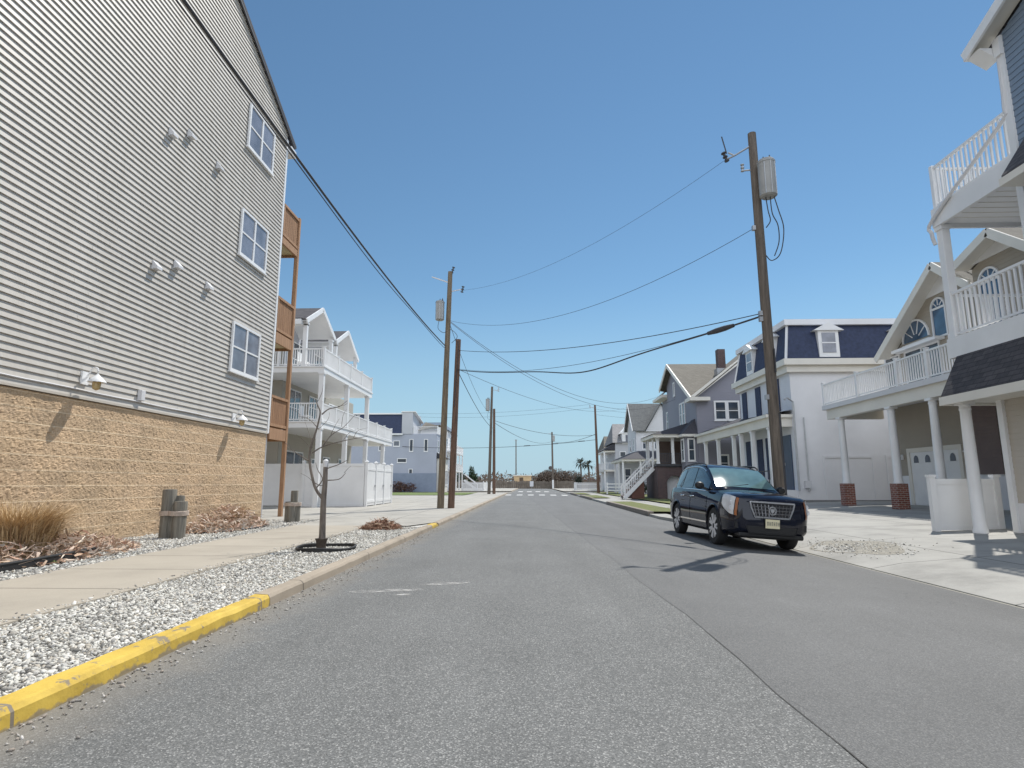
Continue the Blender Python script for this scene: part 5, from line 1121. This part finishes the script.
# big leaning pole by the parked car
A, B = (6.05, 14.7, .02), (5.99, 14.7, 10.55)
P1 = pole(A, B, .14, .105, M['pole'], 'tall weathered pole with a grey transformer can right behind the parked car')
c = on(A, B, 9.0)
transformer(P1, (c.x+.17, c.y-.33, 8.55), .215, .98, [[(6.3, 14.35, 8.55), (6.38, 14.35, 8.2), (6.5, 14.4, 7.7), (6.42, 14.5, 7.1), (6.25, 14.65, 6.95), (6.12, 14.68, 7.1)], [(6.2, 14.35, 8.55), (6.22, 14.35, 8.1), (6.36, 14.4, 7.8), (6.4, 14.5, 7.4), (6.3, 14.6, 7.05)], [(6.1, 14.38, 8.55), (6.14, 14.4, 8.2), (6.2, 14.45, 7.95), (6.12, 14.55, 7.8)]])
mb = MB(); mb.tube([(5.95, 14.7, 10.2), (5.5, 14.72, 9.93), (5.3, 14.73, 9.84)], .025, 8); mb.tube([(5.5, 14.72, 9.93), (5.34, 14.72, 10.02)], .02, 6); mb.build('bracket_arm', M['metal'], P1)
mb = MB(); insulator(mb, (5.3, 14.73, 9.78), (-.3, .1, 1), 1.2); mb.tube([(5.3, 14.73, 10.0), (5.2, 14.74, 10.5)], .016, 6); mb.build('insulator', M['trimdark'], P1)
mb = MB(); mb.tube([(5.95, 14.7, 9.5), (5.7, 14.7, 9.48)], .02, 6); insulator(mb, (5.68, 14.7, 9.46), (0, 0, 1), .9); mb.build('insulator', M['metal'], P1)
for z in (7.85, 5.55, 5.4, 3.4):
    q = on(A, B, z); MB().obox(q+Vector((-.15, -.02, 0)), (.04, 0, 0), (0, .05, 0), (0, 0, .06)).build('line_clamp', M['metal'], P1)
q0, q1 = on(A, B, .3), on(A, B, 3.0); MB().tube([q0+Vector((.09, -.1, 0)), q1+Vector((.09, -.1, 0))], .03, 6).build('ground_conduit', M['cable'], P1)
MB().bar(on(A, B, 4.3)+Vector((.06, -.15, -.3)), on(A, B, 4.3)+Vector((.06, -.15, .3)), .06, .03).build('marker_plate', M['trimdark'], P1)
# pair of poles on the left
A2, B2_ = (-4.3, 28.7, .1), (-4.03, 28.7, 11.95)
P2 = pole(A2, B2_, .17, .115, M['pole_tan'], 'taller pole of the left pair, grey brown with a small transformer can near its top')
transformer(P2, (-4.5, 28.55, 9.35), .22, .95, [[(-4.5, 28.4, 9.35), (-4.55, 28.4, 8.9), (-4.3, 28.5, 8.7), (-4.15, 28.6, 8.8)], [(-4.0, 28.55, 8.9), (-3.75, 28.6, 8.75), (-3.62, 28.65, 8.5), (-3.9, 28.65, 8.2)]])
mb = MB(); mb.bar((-4.05, 28.66, 11.35), (-4.95, 28.6, 11.65), .05, .05); mb.bar((-4.0, 28.7, 10.9), (-3.45, 28.68, 11.0), .04, .04); mb.build('bracket_arm', M['offwhite'], P2)
mb = MB(); insulator(mb, (-3.42, 28.68, 10.85), (.2, 0, 1), 1.4); insulator(mb, (-3.95, 28.7, 11.9), (.3, 0, 1), 1.4); mb.build('insulator', M['trimdark'], P2)
A3, B3_ = (-3.8, 28.75, .1), (-3.57, 28.75, 8.4)
P3 = pole(A3, B3_, .165, .13, M['pole_red'], 'shorter reddish brown pole of the left pair without a transformer')
MB().tube(smoothpts([(-3.58, 28.6, 8.3), (-3.55, 28.58, 7.6), (-3.62, 28.58, 6.6), (-3.7, 28.58, 5.0)], 4), .02, 6).build('ground_conduit', M['cable'], P3)
# next pair
A4, B4_ = (-4.5, 65.2, .1), (-4.22, 65.2, 11.95)
P4 = pole(A4, B4_, .18, .12, M['pole'], 'taller pole of the far left pair with a transformer can')
transformer(P4, (-4.68, 65, 9.2), .23, 1.3, [[(-4.6, 64.9, 9.2), (-4.7, 64.9, 8.4), (-4.4, 65, 8.2)]])
mb = MB(); mb.bar((-4.25, 65.2, 11.6), (-3.5, 65.2, 11.5), .05, .05); insulator(mb, (-3.5, 65.2, 11.4), (0, 0, 1), 2); mb.build('bracket_arm', M['metal'], P4)
A5, B5_ = (-3.95, 65.2, .1), (-3.98, 65.2, 9.45)
P5 = pole(A5, B5_, .17, .13, M['pole_red'], 'shorter dark brown pole of the far left pair')
A6, B6_ = (8.5, 75, .1), (8.3, 75, 11.1)
P6 = pole(A6, B6_, .19, .12, M['pole_red'], 'leaning dark pole at the right kerb before the small dormer house')
mb = MB(); mb.bar((8.3, 75, 10.75), (7.65, 75, 10.85), .06, .06); insulator(mb, (7.65, 75, 10.7), (0, 0, 1), 1.8); mb.build('bracket_arm', M['metal'], P6)
A7, B7_ = (5.3, 140, 0), (5.2, 140, 13.2)
P7 = pole(A7, B7_, .25, .18, M['pole'], 'single pole at the end of the street in front of the dunes')
transformer(P7, (5.55, 139.8, 11), .3, 1.3, []); MB().bar((5.2, 140, 12.8), (4.4, 140, 12.9), .08, .08).build('bracket_arm', M['metal'], P7); MB().box(5.1, 5.5, 139.6, 139.74, 0, 2.0).build('reflector_board', M['white'], P7)
A8, B8_ = (-4.75, 200, 0), (-4.75, 200, 15.8)
P8 = pole(A8, B8_, .22, .16, M['pole'], 'thin distant pole standing behind the dunes left of the street end'); MB().bar((-5.4, 200, 15.6), (-4.1, 200, 15.6), .12, .12).build('bracket_arm', M['metal'], P8)
t = thing('round_sign', (7.8, 230, 0), 'tiny round sign on a thin post above the bare dune shrubs', 'sign'); MB().tube([(7.8, 230, 0), (7.8, 230, 6.6)], .09, 6).build('sign_post', M['metal'], t); MB().lathe((7.8, 229.9, 7.0), [(.01, -.05), (.75, -.04), (.75, .04), (.01, .05)], 16, axis='y').build('sign_face', M['trimdark'], t)
# lines
def par_(z0, k, y0, ya, yb, x, n=40): return [(x, y0+(y), z) for y, z in ()]
P = [(-4.22+.0*i, y, 7.14+.00208*(y-7.5)**2) for i, y in enumerate(np.linspace(28.6, -13, 60))]
cable('utility_cable', 'thick black cable sweeping past the tan sided gable to the left pole pair', P, .026, cat='cable')
P = [(x-.03, y, z-.085-.03*math.sin(y*.5)) for x, y, z in P]
cable('utility_cable', 'thinner second cable lashed just below the thick black cable by the tan gable', P, .012, cat='cable')
cable('power_line', 'highest thin wire across the street, from the bracket of the pole by the car', [(5.3, 14.73, 9.85), (-3.42, 28.68, 10.95)], .0045, .75)
cable('power_line', 'thin sagging wire crossing the street midway between the highest wire and the bundled cable', [(5.86, 14.7, 7.85), (-3.98, 28.65, 9.35)], .007, 1.1)
cable('power_line', 'nearly straight dark wire crossing the street above the thick bundled cable', [(5.88, 14.7, 5.55), (-3.58, 28.75, 7.85)], .012, .42)
# thick bundle with splice sleeve
a, b = Vector((5.9, 14.68, 5.48)), Vector((-3.6, 28.7, 6.85)); P = []
for i in range(61):
    t = i/60; q = a.lerp(b, t); s = .62*4*t*(1-t); s += .28*math.exp(-((t-.42)/.13)**2); q.z -= s; P.append(q)
cb = cable('utility_cable', 'thick black bundled cable drooping across the street, dark splice sleeve near its right end', P, .022, cat='cable')
MB().tube([P[3], P[4], P[5], P[6]], [.05, .075, .075, .05], 10).build('splice_sleeve', M['trimdark'], cb, smooth=True)
cable('utility_cable', 'thin strand running just above the drooping bundled cable', [(5.9, 14.69, 5.5), (-3.6, 28.72, 6.9)], .008, .62, cat='cable')
cable('power_line', 'service drop from the left pole pair to the eave of the grey gabled house', [(-3.95, 28.7, 9.3), (12.0, 53.7, 9.2)], .011, 2.1)
cable('power_line', 'service drop from the left pole pair reaching the front gable of the grey house', [(-3.95, 28.68, 9.25), (12.46, 50.6, 8.4)], .010, 2.3)
cable('power_line', 'lower service drop from the left pole pair to the white steep roofed house', [(-3.6, 28.72, 6.9), (12.1, 70.5, 10.4)], .010, 1.3)
cable('power_line', 'line along the left kerb from the shorter brown pole to the far left pair', [(-3.58, 28.8, 6.8), (-3.97, 65.1, 7.2)], .02, .5)
cable('power_line', 'upper line along the left kerb between the two left pole pairs', [(-4.05, 28.8, 9.3), (-4.3, 65.1, 8.9)], .012, .9)
cable('power_line', 'distant line from the far left pair to the leaning dark pole on the right', [(-4.1, 65.2, 8.2), (8.3, 75, 7.3)], .022, .7)
cable('power_line', 'distant line from the far left pair towards the pole at the street end', [(-4.1, 65.2, 8.0), (5.2, 140, 11)], .025, 1.2)
cable('power_line', 'distant line from the street end pole to the leaning dark pole', [(5.2, 140, 11), (8.3, 75, 7.4)], .03, .6)
c2 = cable('utility_cable', 'low distant cable over the far crossing with dark splice sleeves', [(-17.4, 80, 6.2), (8.35, 75, 6.7)], .028, .55, cat='cable')
for t in (.66, .80, .93):
    q = Vector((-17.4, 80, 6.2)).lerp(Vector((8.35, 75, 6.7)), t); q.z -= .55*4*t*(1-t); MB().tube([q+Vector((-.4, .08, 0)), q+Vector((.4, -.08, .04))], .055, 8).build('splice_sleeve', M['trimdark'], c2)
for z, d, lab in ((11.2, .5, 'higher'), (10.75, .6, 'lower')): cable('power_line', lab+' of two thin distant wires running level over the mansard house roof and the street', [(-17.45, 82, z-.2), (7.65, 75, z)], .012, d)
for z, lab in ((10.6, 'upper wire leaving the leaning dark pole to the right behind the houses'), (9.9, 'lower wire leaving the leaning dark pole to the right behind the houses')): cable('power_line', lab, [(8.3, 75, z), (24, 77, z-.4)], .012, .4)
# ================================================================== THE END OF THE STREET
W = thing('dune_bulkhead', (0, 141, 0), 'long low weathered timber wall closing the end of the street', 'wall')
mb = MB()
for i in range(150):
    x = -34+i*.5; mb.box(x, x+.47, 141, 141.12, -.1, 1.75+.1*math.sin(i*1.3)+.05*RNG.normal())
mb.build('plank_wall', M['bulk'], W); mb = MB(); mb.box(-34, 41, 140.9, 141, 1.1, 1.35); mb.build('wale', M['bulk'], W)
for i in range(14): MB().box(-33.5+i*5.7-.15, -33.5+i*5.7+.15, 140.7, 140.98, -.1, 2.0).build('fence_post', M['bulk'], W)
t = thing('road_sign', (-.2, 139.6, 0), 'small pale sign panel at the end of the street before the timber wall', 'sign'); MB().box(.28, .38, 139.6, 139.68, 0, .5).build('sign_post', M['metal'], t); MB().box(-.1, .75, 139.5, 139.58, .5, 1.7).build('sign_face', M['offwhite'], t)
def b(x, y, blobs, n, s, lab, mat='brownbush', g=None): bush('shrub', M[mat], [((x+dx, y+dy, z), r) for dx, dy, z, r in blobs], n, s, lab, group=g, stems=9)
b(6.0, 148, [(-3.6, 0, 1.8, (2.6, 2.5, 1.9)), (0, 0, 2.3, (4.2, 3, 2.6)), (4, 0, 2.1, (3.5, 2.5, 2.3)), (-1.5, 0, 2.2, (3, 3, 2.2))], 12000, .3, 'large rounded bare shrub mass behind the street end pole')
b(15.5, 146, [(-1.5, 0, 1.2, (2.8, 2, 1.4)), (2.5, 0, 1.4, (2.5, 2, 1.6))], 3000, .28, 'reddish brown shrub right of the large rounded shrub', 'redbush')
b(-17, 152, [(-8, 0, 1.8, (7, 2.5, 1.9)), (0, 0, 1.6, (6, 2.5, 1.8)), (7, 0, 1.3, (4.5, 2.5, 1.5))], 8000, .3, 'wide brown bare thicket behind the timber wall on the left')
b(-36, 156, [(-8, 0, 1.8, (8, 3, 2.2)), (4, 0, 1.8, (7, 3, 2.4))], 6000, .3, 'far brown thicket farthest left behind the white corner house')
b(24, 150, [(0, 0, 1.8, (6, 3, 2.0)), (8, 0, 1.8, (6, 3, 2.2))], 6000, .3, 'brown thicket behind the palms on the right')
tag(cloud('thicket', M['brownbush'], None, [((x, 205+8*math.sin(x*.3), 2.4), (9, 4, 2.0+1.0*math.sin(x*.17+1)**2)) for x in range(-120, 130, 9)], 9000, .8), 'far brown band of bare thicket along the horizon', 'thicket', kind='stuff')
def evergreen(x, y, h, r, lab):
    t = thing('evergreen_tree', (x, y, 0), lab, 'tree', 'evergreens behind the timber wall'); MB().tube([(x, y, 0), (x, y, h*.9)], [.2, .05], 8).build('trunk', M['bark'], t)
    cloud('crown', M['greenbush'], t, [((x+.2*math.sin(k), y, h*(.2+.13*k)), (r*(1.05-.14*k), r*(1.05-.14*k), h*.14)) for k in range(6)], 1500, .35, upward=.4)
evergreen(-14.2, 146, 5.6, 1.7, 'taller dark evergreen left of the far left pole pair'); evergreen(-17.4, 147, 5.5, 2.0, 'wider dark evergreen at the left edge behind the timber wall')
def palm(x, y, h, lab):
    t = thing('palm_tree', (x, y, 0), lab, 'tree', 'small palms behind the picket fence'); MB().tube([(x, y, 0), (x+.1, y, h*.5), (x, y, h)], [.22, .17, .16], 8).build('trunk', M['bark'], t)
    mb = MB()
    for i in range(46):
        a = RNG.random()*6.283; e = RNG.random()*1.6-.5; L = 1.5+.6*RNG.random(); d = Vector((math.cos(a)*math.cos(e), math.sin(a)*math.cos(e), math.sin(e))); s = d.cross(Vector((0, 0, 1))).normalized()*.16; p = Vector((x, y, h))
        q = p+d*L*.6; r = p+d*L+Vector((0, 0, -.5)); mb.add([p, q-s, q+s, r], [(0, 1, 2), (1, 3, 2)])
    mb.build('crown', M['dark_evergreen'], t, recalc=False)
palm(10.3, 122, 5.2, 'left one of the two small dark palms before the right hand houses'); palm(11.9, 122, 5.0, 'right one of the two small dark palms before the right hand houses')
bush('shrub', M['dark_evergreen'], [((9.7, 121, 1.5), (.8, 1, 1.5))], 500, .3, 'dark narrow shrub at the foot of the two small palms')
H = thing('beach_pavilion', (-2, 145, 0), 'small sunlit tan building with a flat roof on the dunes beyond the street', 'building')
MB().box(-3.9, .25, 144, 146, 0, 2.95).build('wall', plain('tan_wall', (.62, .45, .26), .8), H); MB().box(-4.1, .45, 143.8, 146.2, 2.95, 3.2).build('roof', M['cream'], H); MB().box(-2.6, -1.7, 143.95, 144, .5, 2.6).build('door', plain('dark_door', (.12, .08, .05), .6), H)
# ================================================================== THE PARKED CAR
CAR = thing('parked_car', (0, 0, 0), 'dark navy crossover car with chrome grille parked facing the camera at the right kerb', 'car')
M['carpaint'] = plain('car_paint', (.006, .008, .018), .5, .05, 2, spec=.0, coat=1.0)
M['carblack'] = plain('car_black_trim', (.012, .012, .013), .5)
M['chrome'] = plain('chrome', (.75, .75, .76), .12, .02, 2, metal=1.0)
M['rim'] = plain('alloy_rim', (.62, .62, .63), .35, .05, 4, metal=.15)
M['tyre'] = plain('tyre_rubber', (.022, .022, .023), .85, .15, 8)
M['lamp'] = plain('headlight_lens', (.58, .60, .62), .1, .1, 9, spec=.8, coat=1.0)
M['ambl'] = plain('amber_lens', (.30, .10, .035), .15, .1, 9, coat=1.0)
M['carglass'] = mat_glass('car_glass', (.10, .18, .19), .05)
M['sideglass'] = mat_glass('car_side_glass', (.02, .04, .06), .04)
M['grillemesh'] = plain('grille_mesh', (.035, .036, .04), .35, .1, 5, metal=.6)
ST = [(-2.43, .64, .45, .96, 1.00), (-2.40, .78, .36, 1.02, 1.07), (-2.25, .885, .30, 1.08, 1.12), (-1.9, .945, .27, 1.11, 1.15), (-1.2, .955, .24, 1.11, 1.15), (-.3, .95, .23, 1.09, 1.13), (.5, .95, .23, 1.07, 1.12),
      (1.05, .95, .23, 1.05, 1.14), (1.5, .948, .24, 1.03, 1.125), (1.9, .93, .26, 1.025, 1.09), (2.12, .90, .28, 1.01, 1.06), (2.25, .855, .30, .985, 1.03), (2.33, .77, .33, .94, .985), (2.375, .65, .38, .87, .93)]
SX = [s[0] for s in ST]
def stn(x): return [float(np.interp(x, SX, [s[k] for s in ST])) for k in range(1, 5)]
def half(x):
    hw, zb, zs, zt = stn(x)
    return [(0, zb), (.55*hw, zb), (.88*hw, zb+.01), (.965*hw, zb+.07), (.985*hw, zb+.2), (hw, zb+.36), (hw*.998, zb+.48), (hw*.985, zs-.20), (hw*.965, zs-.07), (hw*.93, zs), (hw*.84, zs+(zt-zs)*.45), (hw*.5, zt-.008), (0, zt)]
xs_ = sorted(set(SX+[-2.1, -1.7, -1.5, -.9, -.6, 0, .25, .8, 1.3, 1.7, 2.02, 2.3, 2.36]))
mb = MB(); nring = 24
for x in xs_:
    h = half(x); ring = [(x, y, z) for y, z in h]+[(x, -y, z) for y, z in h[-2:0:-1]]; mb.v += ring
for i in range(len(xs_)-1):
    for j in range(nring): mb.f.append((i*nring+j, i*nring+(j+1) % nring, (i+1)*nring+(j+1) % nring, (i+1)*nring+j)); mb.m.append(0)
mb.f.append(tuple(range(nring))); mb.m.append(0); k = (len(xs_)-1)*nring; mb.f.append(tuple(range(k, k+nring))[::-1]); mb.m.append(0)
body = mb.build('body', [M['carpaint'], M['carblack']], CAR)
cut = MB()
for x in (-1.404, 1.404):
    for s in (-1, 1):
        cut.lathe((x, s*.9, .36), [(.435, -.32), (.435, .32)], 40, axis='y', m=1)
cutter = cut.build('cutter', [M['carpaint'], M['carblack']])
bm_ = body.modifiers.new('arches', 'BOOLEAN'); bm_.object = cutter; bm_.operation = 'DIFFERENCE'; bm_.solver = 'EXACT'
dg = bpy.context.evaluated_depsgraph_get(); me = bpy.data.meshes.new_from_object(body.evaluated_get(dg)); body.modifiers.clear(); body.data = me
bpy.data.objects.remove(cutter)
me.polygons.foreach_set('use_smooth', [True]*len(me.polygons)); me.set_sharp_from_angle(angle=R(38))
# arch lips
for x in (-1.404, 1.404):
    for s in (-1, 1):
        P = []
        for t in np.linspace(-.25, math.pi+.25, 25):
            px, pz = x+.442*math.cos(t), .36+.442*math.sin(t); h = half(px); P.append((px, s*(float(np.interp(pz, [q[1] for q in h[2:10]], [q[0] for q in h[2:10]]))+.002), pz))
        MB().tube(P, .016, 6).build('arch_lip', M['carpaint'], CAR, smooth=True)
def yb(x, z):
    h = half(x)[2:10]; return float(np.interp(z, [q[1] for q in h], [q[0] for q in h]))
# greenhouse
GX = [1.12, .9, .62, .38, .2, -.05, -.3, -.9, -1.4, -1.75, -2.0, -2.18, -2.33]
GZ = [1.115, 1.25, 1.405, 1.525, 1.595, 1.645, 1.665, 1.675, 1.645, 1.585, 1.50, 1.36, 1.12]
GR = [.80, .765, .735, .705, .69, .68, .675, .67, .655, .64, .63, .64, .66]
GB = [.82, .86, .885, .89, .89, .89, .89, .885, .875, .86, .83, .79, .74]
def gz_(x): return [float(np.interp(-x, [-g for g in GX], a)) for a in (GZ, GR, GB)]
def belt(x): return float(np.interp(x, [-2.33, -1.9, .5, 1.12], [1.06, 1.08, 1.05, 1.05]))
mb = MB(); ng = 12
for x in GX:
    z, r, b_ = gz_(x); zb = belt(x); z = max(z, zb+.03)
    h = [(b_, zb), (r+.25*(b_-r), zb+.75*(z-zb)), (r, z-.02), (r*.93, z+.004), (r*.6, z+.02), (0, z+.028)]
    mb.v += [(x, y, q) for y, q in h]+[(x, -y, q) for y, q in h[-2::-1]]
n_ = 11
for i in range(len(GX)-1):
    for j in range(n_-1): mb.f.append((i*n_+j, i*n_+j+1, (i+1)*n_+j+1, (i+1)*n_+j)); mb.m.append(0)
mb.f.append(tuple(range(n_))); mb.m.append(0); k = (len(GX)-1)*n_; mb.f.append(tuple(range(k, k+n_))); mb.m.append(0)
mb.build('roof', M['carpaint'], CAR, smooth=True, angle=30)
def gtop(x, f, off=.006):      # f = -1..1 across
    z, r, b_ = gz_(x); y = f*r; a = abs(f); zz = float(np.interp(a, [0, .6, .93, 1], [z+.028, z+.02, z+.004, z-.02])); return (x+off*.6, y, zz+off)
def strip(xs, fs, fn, name, mat, par=CAR):
    mb = MB(); nf = len(fs)
    for x in xs:
        for f in fs: mb.v.append(fn(x, f))
    for i in range(len(xs)-1):
        for j in range(nf-1): mb.f.append((i*nf+j, i*nf+j+1, (i+1)*nf+j+1, (i+1)*nf+j)); mb.m.append(0)
    return mb.build(name, mat, par, smooth=True, angle=60)
strip([1.06, .9, .75, .62, .5, .38, .27], np.linspace(-.93, .93, 15), gtop, 'windshield', M['carglass'])
strip([-1.86, -2.0, -2.1, -2.18, -2.27], np.linspace(-.88, .88, 9), lambda x, f: (gtop(x, f)[0]-.012, gtop(x, f)[1], gtop(x, f)[2]), 'rear_window', M['sideglass'])
def gside(s):
    def fn(x, t):
        z, r, b_ = gz_(x); zb = belt(x); z = max(z, zb+.03); y0, z0, y1, z1, y2, z2 = b_, zb, r+.25*(b_-r), zb+.75*(z-zb), r, z-.02
        if t < .75: k = t/.75; y, zz = y0+(y1-y0)*k, z0+(z1-z0)*k
        else: k = (t-.75)/.25; y, zz = y1+(y2-y1)*k, z1+(z2-z1)*k
        return (x, s*(y+.007), zz+.002)
    return fn
for s in (-1, 1):
    strip([.84, .7, .5, .3, .1, -.1, -.21], [.10, .4, .7, .9], gside(s), 'side_window', M['sideglass'])
    strip([-.29, -.5, -.8, -1.0, -1.14], [.10, .4, .7, .9], gside(s), 'side_window', M['sideglass'])
    strip([-1.22, -1.4, -1.6, -1.75, -1.86], [.16, .4, .7, .88], gside(s), 'side_window', M['sideglass'])
    P = [gside(s)(x, .05) for x in (.98, .7, .3, -.3, -.9, -1.4, -1.8, -1.95)]+[gside(s)(x, .93) for x in (-1.85, -1.4, -.9, -.3, .1, .35)]; MB().tube(smoothpts(P, 3), .011, 6).build('window_trim', M['chrome'], CAR, smooth=True)
    mb = MB(); mb.tube(smoothpts([(-1.75, s*.64, 1.60), (-1.5, s*.64, 1.665), (-.6, s*.65, 1.70), (.05, s*.66, 1.665), (.2, s*.67, 1.61)], 4), .018, 8); mb.build('roof_rail', M['carblack'], CAR, smooth=True)
    for x0, x1 in ((-.22, .95), (-1.0, -.26)):
        X = np.linspace(x0, x1, 9); Z = np.linspace(.36, 1.03, 8)
        d = strip(X, Z, lambda x, z: (x, s*(yb(x, z)+.006), z), 'door', M['carpaint'])
        xh = x0+.14; MB().tube(smoothpts([(xh-.09, s*(yb(xh, .93)+.01), .925), (xh-.07, s*(yb(xh, .93)+.045), .93), (xh+.07, s*(yb(xh, .93)+.045), .935), (xh+.1, s*(yb(xh, .93)+.01), .935)], 4), .014, 8).build('handle', M['chrome'], d, smooth=True)
    mb = MB(); X = np.linspace(-1.0, .96, 12)
    for a, b_ in zip(X[:-1], X[1:]): mb.bar((a, s*(yb(a, .42)+.008), .42), (b_, s*(yb(b_, .42)+.008), .42), .02, .03)
    mb.build('side_moulding', M['chrome'], CAR)
    # mirror
    mb = MB(); bmc = (.70, s*1.03, 1.17); mb.lathe(bmc, [(.01, -.10), (.055, -.09), (.085, -.03), (.085, .04), (.06, .09), (.01, .10)], 14, axis='x')
    m_ = mb.build('mirror', M['carblack'], CAR, smooth=True); m_.data.transform(Matrix.Translation(bmc) @ Matrix.Diagonal((.8, 1.35, .95, 1)) @ Matrix.Translation((-bmc[0], -bmc[1], -bmc[2])))
    MB().bar((.72, s*.86, 1.10), (.71, s*1.0, 1.15), .06, .05).build('mirror_arm', M['carblack'], m_)
    # headlight wrapping the corner, amber marker on its front edge
    def hl(x, f):
        z0 = float(np.interp(x, [1.80, 1.98, 2.2, 2.36], [.90, .76, .66, .62])); z1 = float(np.interp(x, [1.80, 1.98, 2.2, 2.36], [1.0, 1.02, 1.0, .95])); z = z0+(z1-z0)*f
        return (x+.012, s*(yb(x, z)+.010), z)
    L = strip([1.88, 1.93, 1.98, 2.08, 2.16, 2.24, 2.29], np.linspace(0, 1, 6), hl, 'headlight', M['lamp'])
    strip([2.302, 2.32, 2.335], np.linspace(0, 1, 6), hl, 'marker_lens', M['ambl'], L)
    for z in (.76, .86): MB().lathe((2.22, s*(yb(2.22, z)-.01), z), [(.01, .0), (.05, .005), (.05, .03), (.04, .035), (.005, .02)], 14, axis='x').build('bulb', M['rim'], L, smooth=True)
    strip([-2.395, -2.3, -2.15], [.72, .85, 1.0, 1.06], lambda x, z: (x, s*(yb(x, z)+.008), z), 'tail_light', plain('red_lens', (.2, .01, .01), .15, coat=1))
    MB().box(2.26, 2.335, s*.70-.09, s*.70+.09, .40, .52).build('fog_lamp', M['carblack'], CAR)
# front: grille, emblem, bumper openings, plate
xf_ = 2.378
def fr_poly(name, pts, mat, d=.012, x=xf_, par=CAR):
    return MB().prism([(x, y, z) for y, z in pts], (d, 0, 0)).build(name, mat, par)
gr = fr_poly('grille', [(-.47, .885), (.47, .885), (.45, .80), (.37, .64), (-.37, .64), (-.45, .80)], M['grillemesh'], .014)
mb = MB()
for i in range(-5, 6): mb.bar((xf_+.02, i*.07, .645), (xf_+.016, i*.082, .865), .012, .016)
for z in (.70, .76, .82): mb.bar((xf_+.018, -.40-(z-.67)*.4, z), (xf_+.018, .40+(z-.67)*.4, z), .012, .014)
mb.build('grille_bar', plain('grille_bar', (.22, .22, .23), .25, metal=.9), gr)
mb = MB(); E4 = [(-.49, .905), (.49, .905), (.465, .80), (.38, .625), (-.38, .625), (-.465, .80), (-.49, .905)]
for (a, b_), (c, d) in zip(E4[:-1], E4[1:]): mb.bar((xf_+.016, a, b_), (xf_+.016, c, d), .045 if b_ == d == .905 else .022, .03)
mb.build('grille_surround', M['chrome'], gr)
mb = MB()
for rr, n in ((.078, 26), (.062, 26)):
    mb.tube([(xf_+.035, rr*1.1*math.cos(t), .755+rr*math.sin(t)) for t in np.linspace(0, 2*math.pi, n)], .009, 6, cap=False)
em = mb.build('emblem', M['chrome'], gr, smooth=True)
MB().prism([(xf_+.028, y, z) for y, z in [(-.045, .79), (.045, .79), (.045, .75), (.02, .72), (0, .705), (-.02, .72), (-.045, .75)]], (.01, 0, 0)).build('shield', M['metal'], em)
pl = fr_poly('licence_plate', [(-.155, .43), (.155, .43), (.155, .595), (-.155, .595)], plain('plate_yellow', (.74, .68, .46), .5, .05, 3), .01, xf_+.03)
mb = MB()
for i in range(6):
    y = -.12+i*.048; mb.box(xf_+.04, xf_+.043, y, y+.008, .48, .55); mb.box(xf_+.04, xf_+.043, y+.02, y+.028, .48, .55); mb.box(xf_+.04, xf_+.0425, y+.008, y+.02, .51 if i % 2 else .542, .517 if i % 2 else .55)
mb.build('plate_text', plain('plate_ink', (.06, .06, .07), .6), pl)
fr_poly('plate_holder', [(-.17, .415), (.17, .415), (.17, .61), (-.17, .61)], M['carblack'], .03)
ip = fr_poly('lower_intake', [(-.56, .46), (.56, .46), (.50, .33), (-.50, .33)], M['carblack'], .008)
mb = MB(); E5 = [(-.58, .47), (-.51, .32), (.51, .32), (.58, .47)]
for (a, b_), (c, d) in zip(E5[:-1], E5[1:]): mb.bar((xf_+.01, a, b_), (xf_+.01, c, d), .012, .012)
mb.build('intake_trim', M['grillemesh'], ip)
MB().box(2.1, 2.36, -.72, .72, .24, .33).build('chin', M['carblack'], CAR, bevel=.03)
mb = MB(); mb.tube([(1.05, .25, 1.175), (.80, -.35, 1.325)], .010, 6); mb.tube([(1.07, -.45, 1.165), (.95, .1, 1.255)], .010, 6); mb.build('wiper', M['carblack'], CAR)
MB().box(-2.1, 1.9, -.55, .55, .2, .3).build('underbody', M['carblack'], CAR)
def wheel(x, s):
    yc = s*.815; mb = MB(); prof = [(.25, -.11), (.30, -.12), (.345, -.118), (.365, -.095), (.37, -.04), (.37, .04), (.365, .095), (.345, .118), (.30, .12), (.25, .11), (.25, -.11)]
    w = MB().lathe((x, yc, .37), prof, 40, axis='y').build('wheel', M['tyre'], CAR, smooth=True)
    mb = MB(); mb.lathe((x, yc, .37), [(.258, -.105), (.258, .105), (.24, .11), (.232, .085), (.23, -.08)], 40, axis='y'); mb.lathe((x, yc+s*.06, .37), [(.01, s*.03), (.05, s*.03), (.065, 0), (.065, -s*.03)], 20, axis='y')
    for i in range(7):
        for da in (-.10, .10):
            a = 2*math.pi*i/7+da; a2 = 2*math.pi*i/7+da*1.6; mb.bar((x+.05*math.cos(a), yc+s*.095, .37+.05*math.sin(a)), (x+.245*math.cos(a2), yc+s*.105, .37+.245*math.sin(a2)), .045, .035, up=(0, 1, 0))
    mb.build('rim', M['rim'], w, smooth=True); MB().lathe((x, yc, .37), [(.01, -s*.03), (.225, -s*.02), (.225, 0), (.01, s*.0)], 24, axis='y').build('brake_disc', M['carblack'], w)
for x in (-1.404, 1.404):
    for s in (-1, 1): wheel(x, s)
CAR.location = (4.83, 15.0, -.090); CAR.scale = (1.02, .93, 1.09); CAR.rotation_euler = (Matrix.Rotation(R(-90+2), 3, 'Z') @ Matrix.Rotation(R(-4.0), 3, 'X')).to_euler()
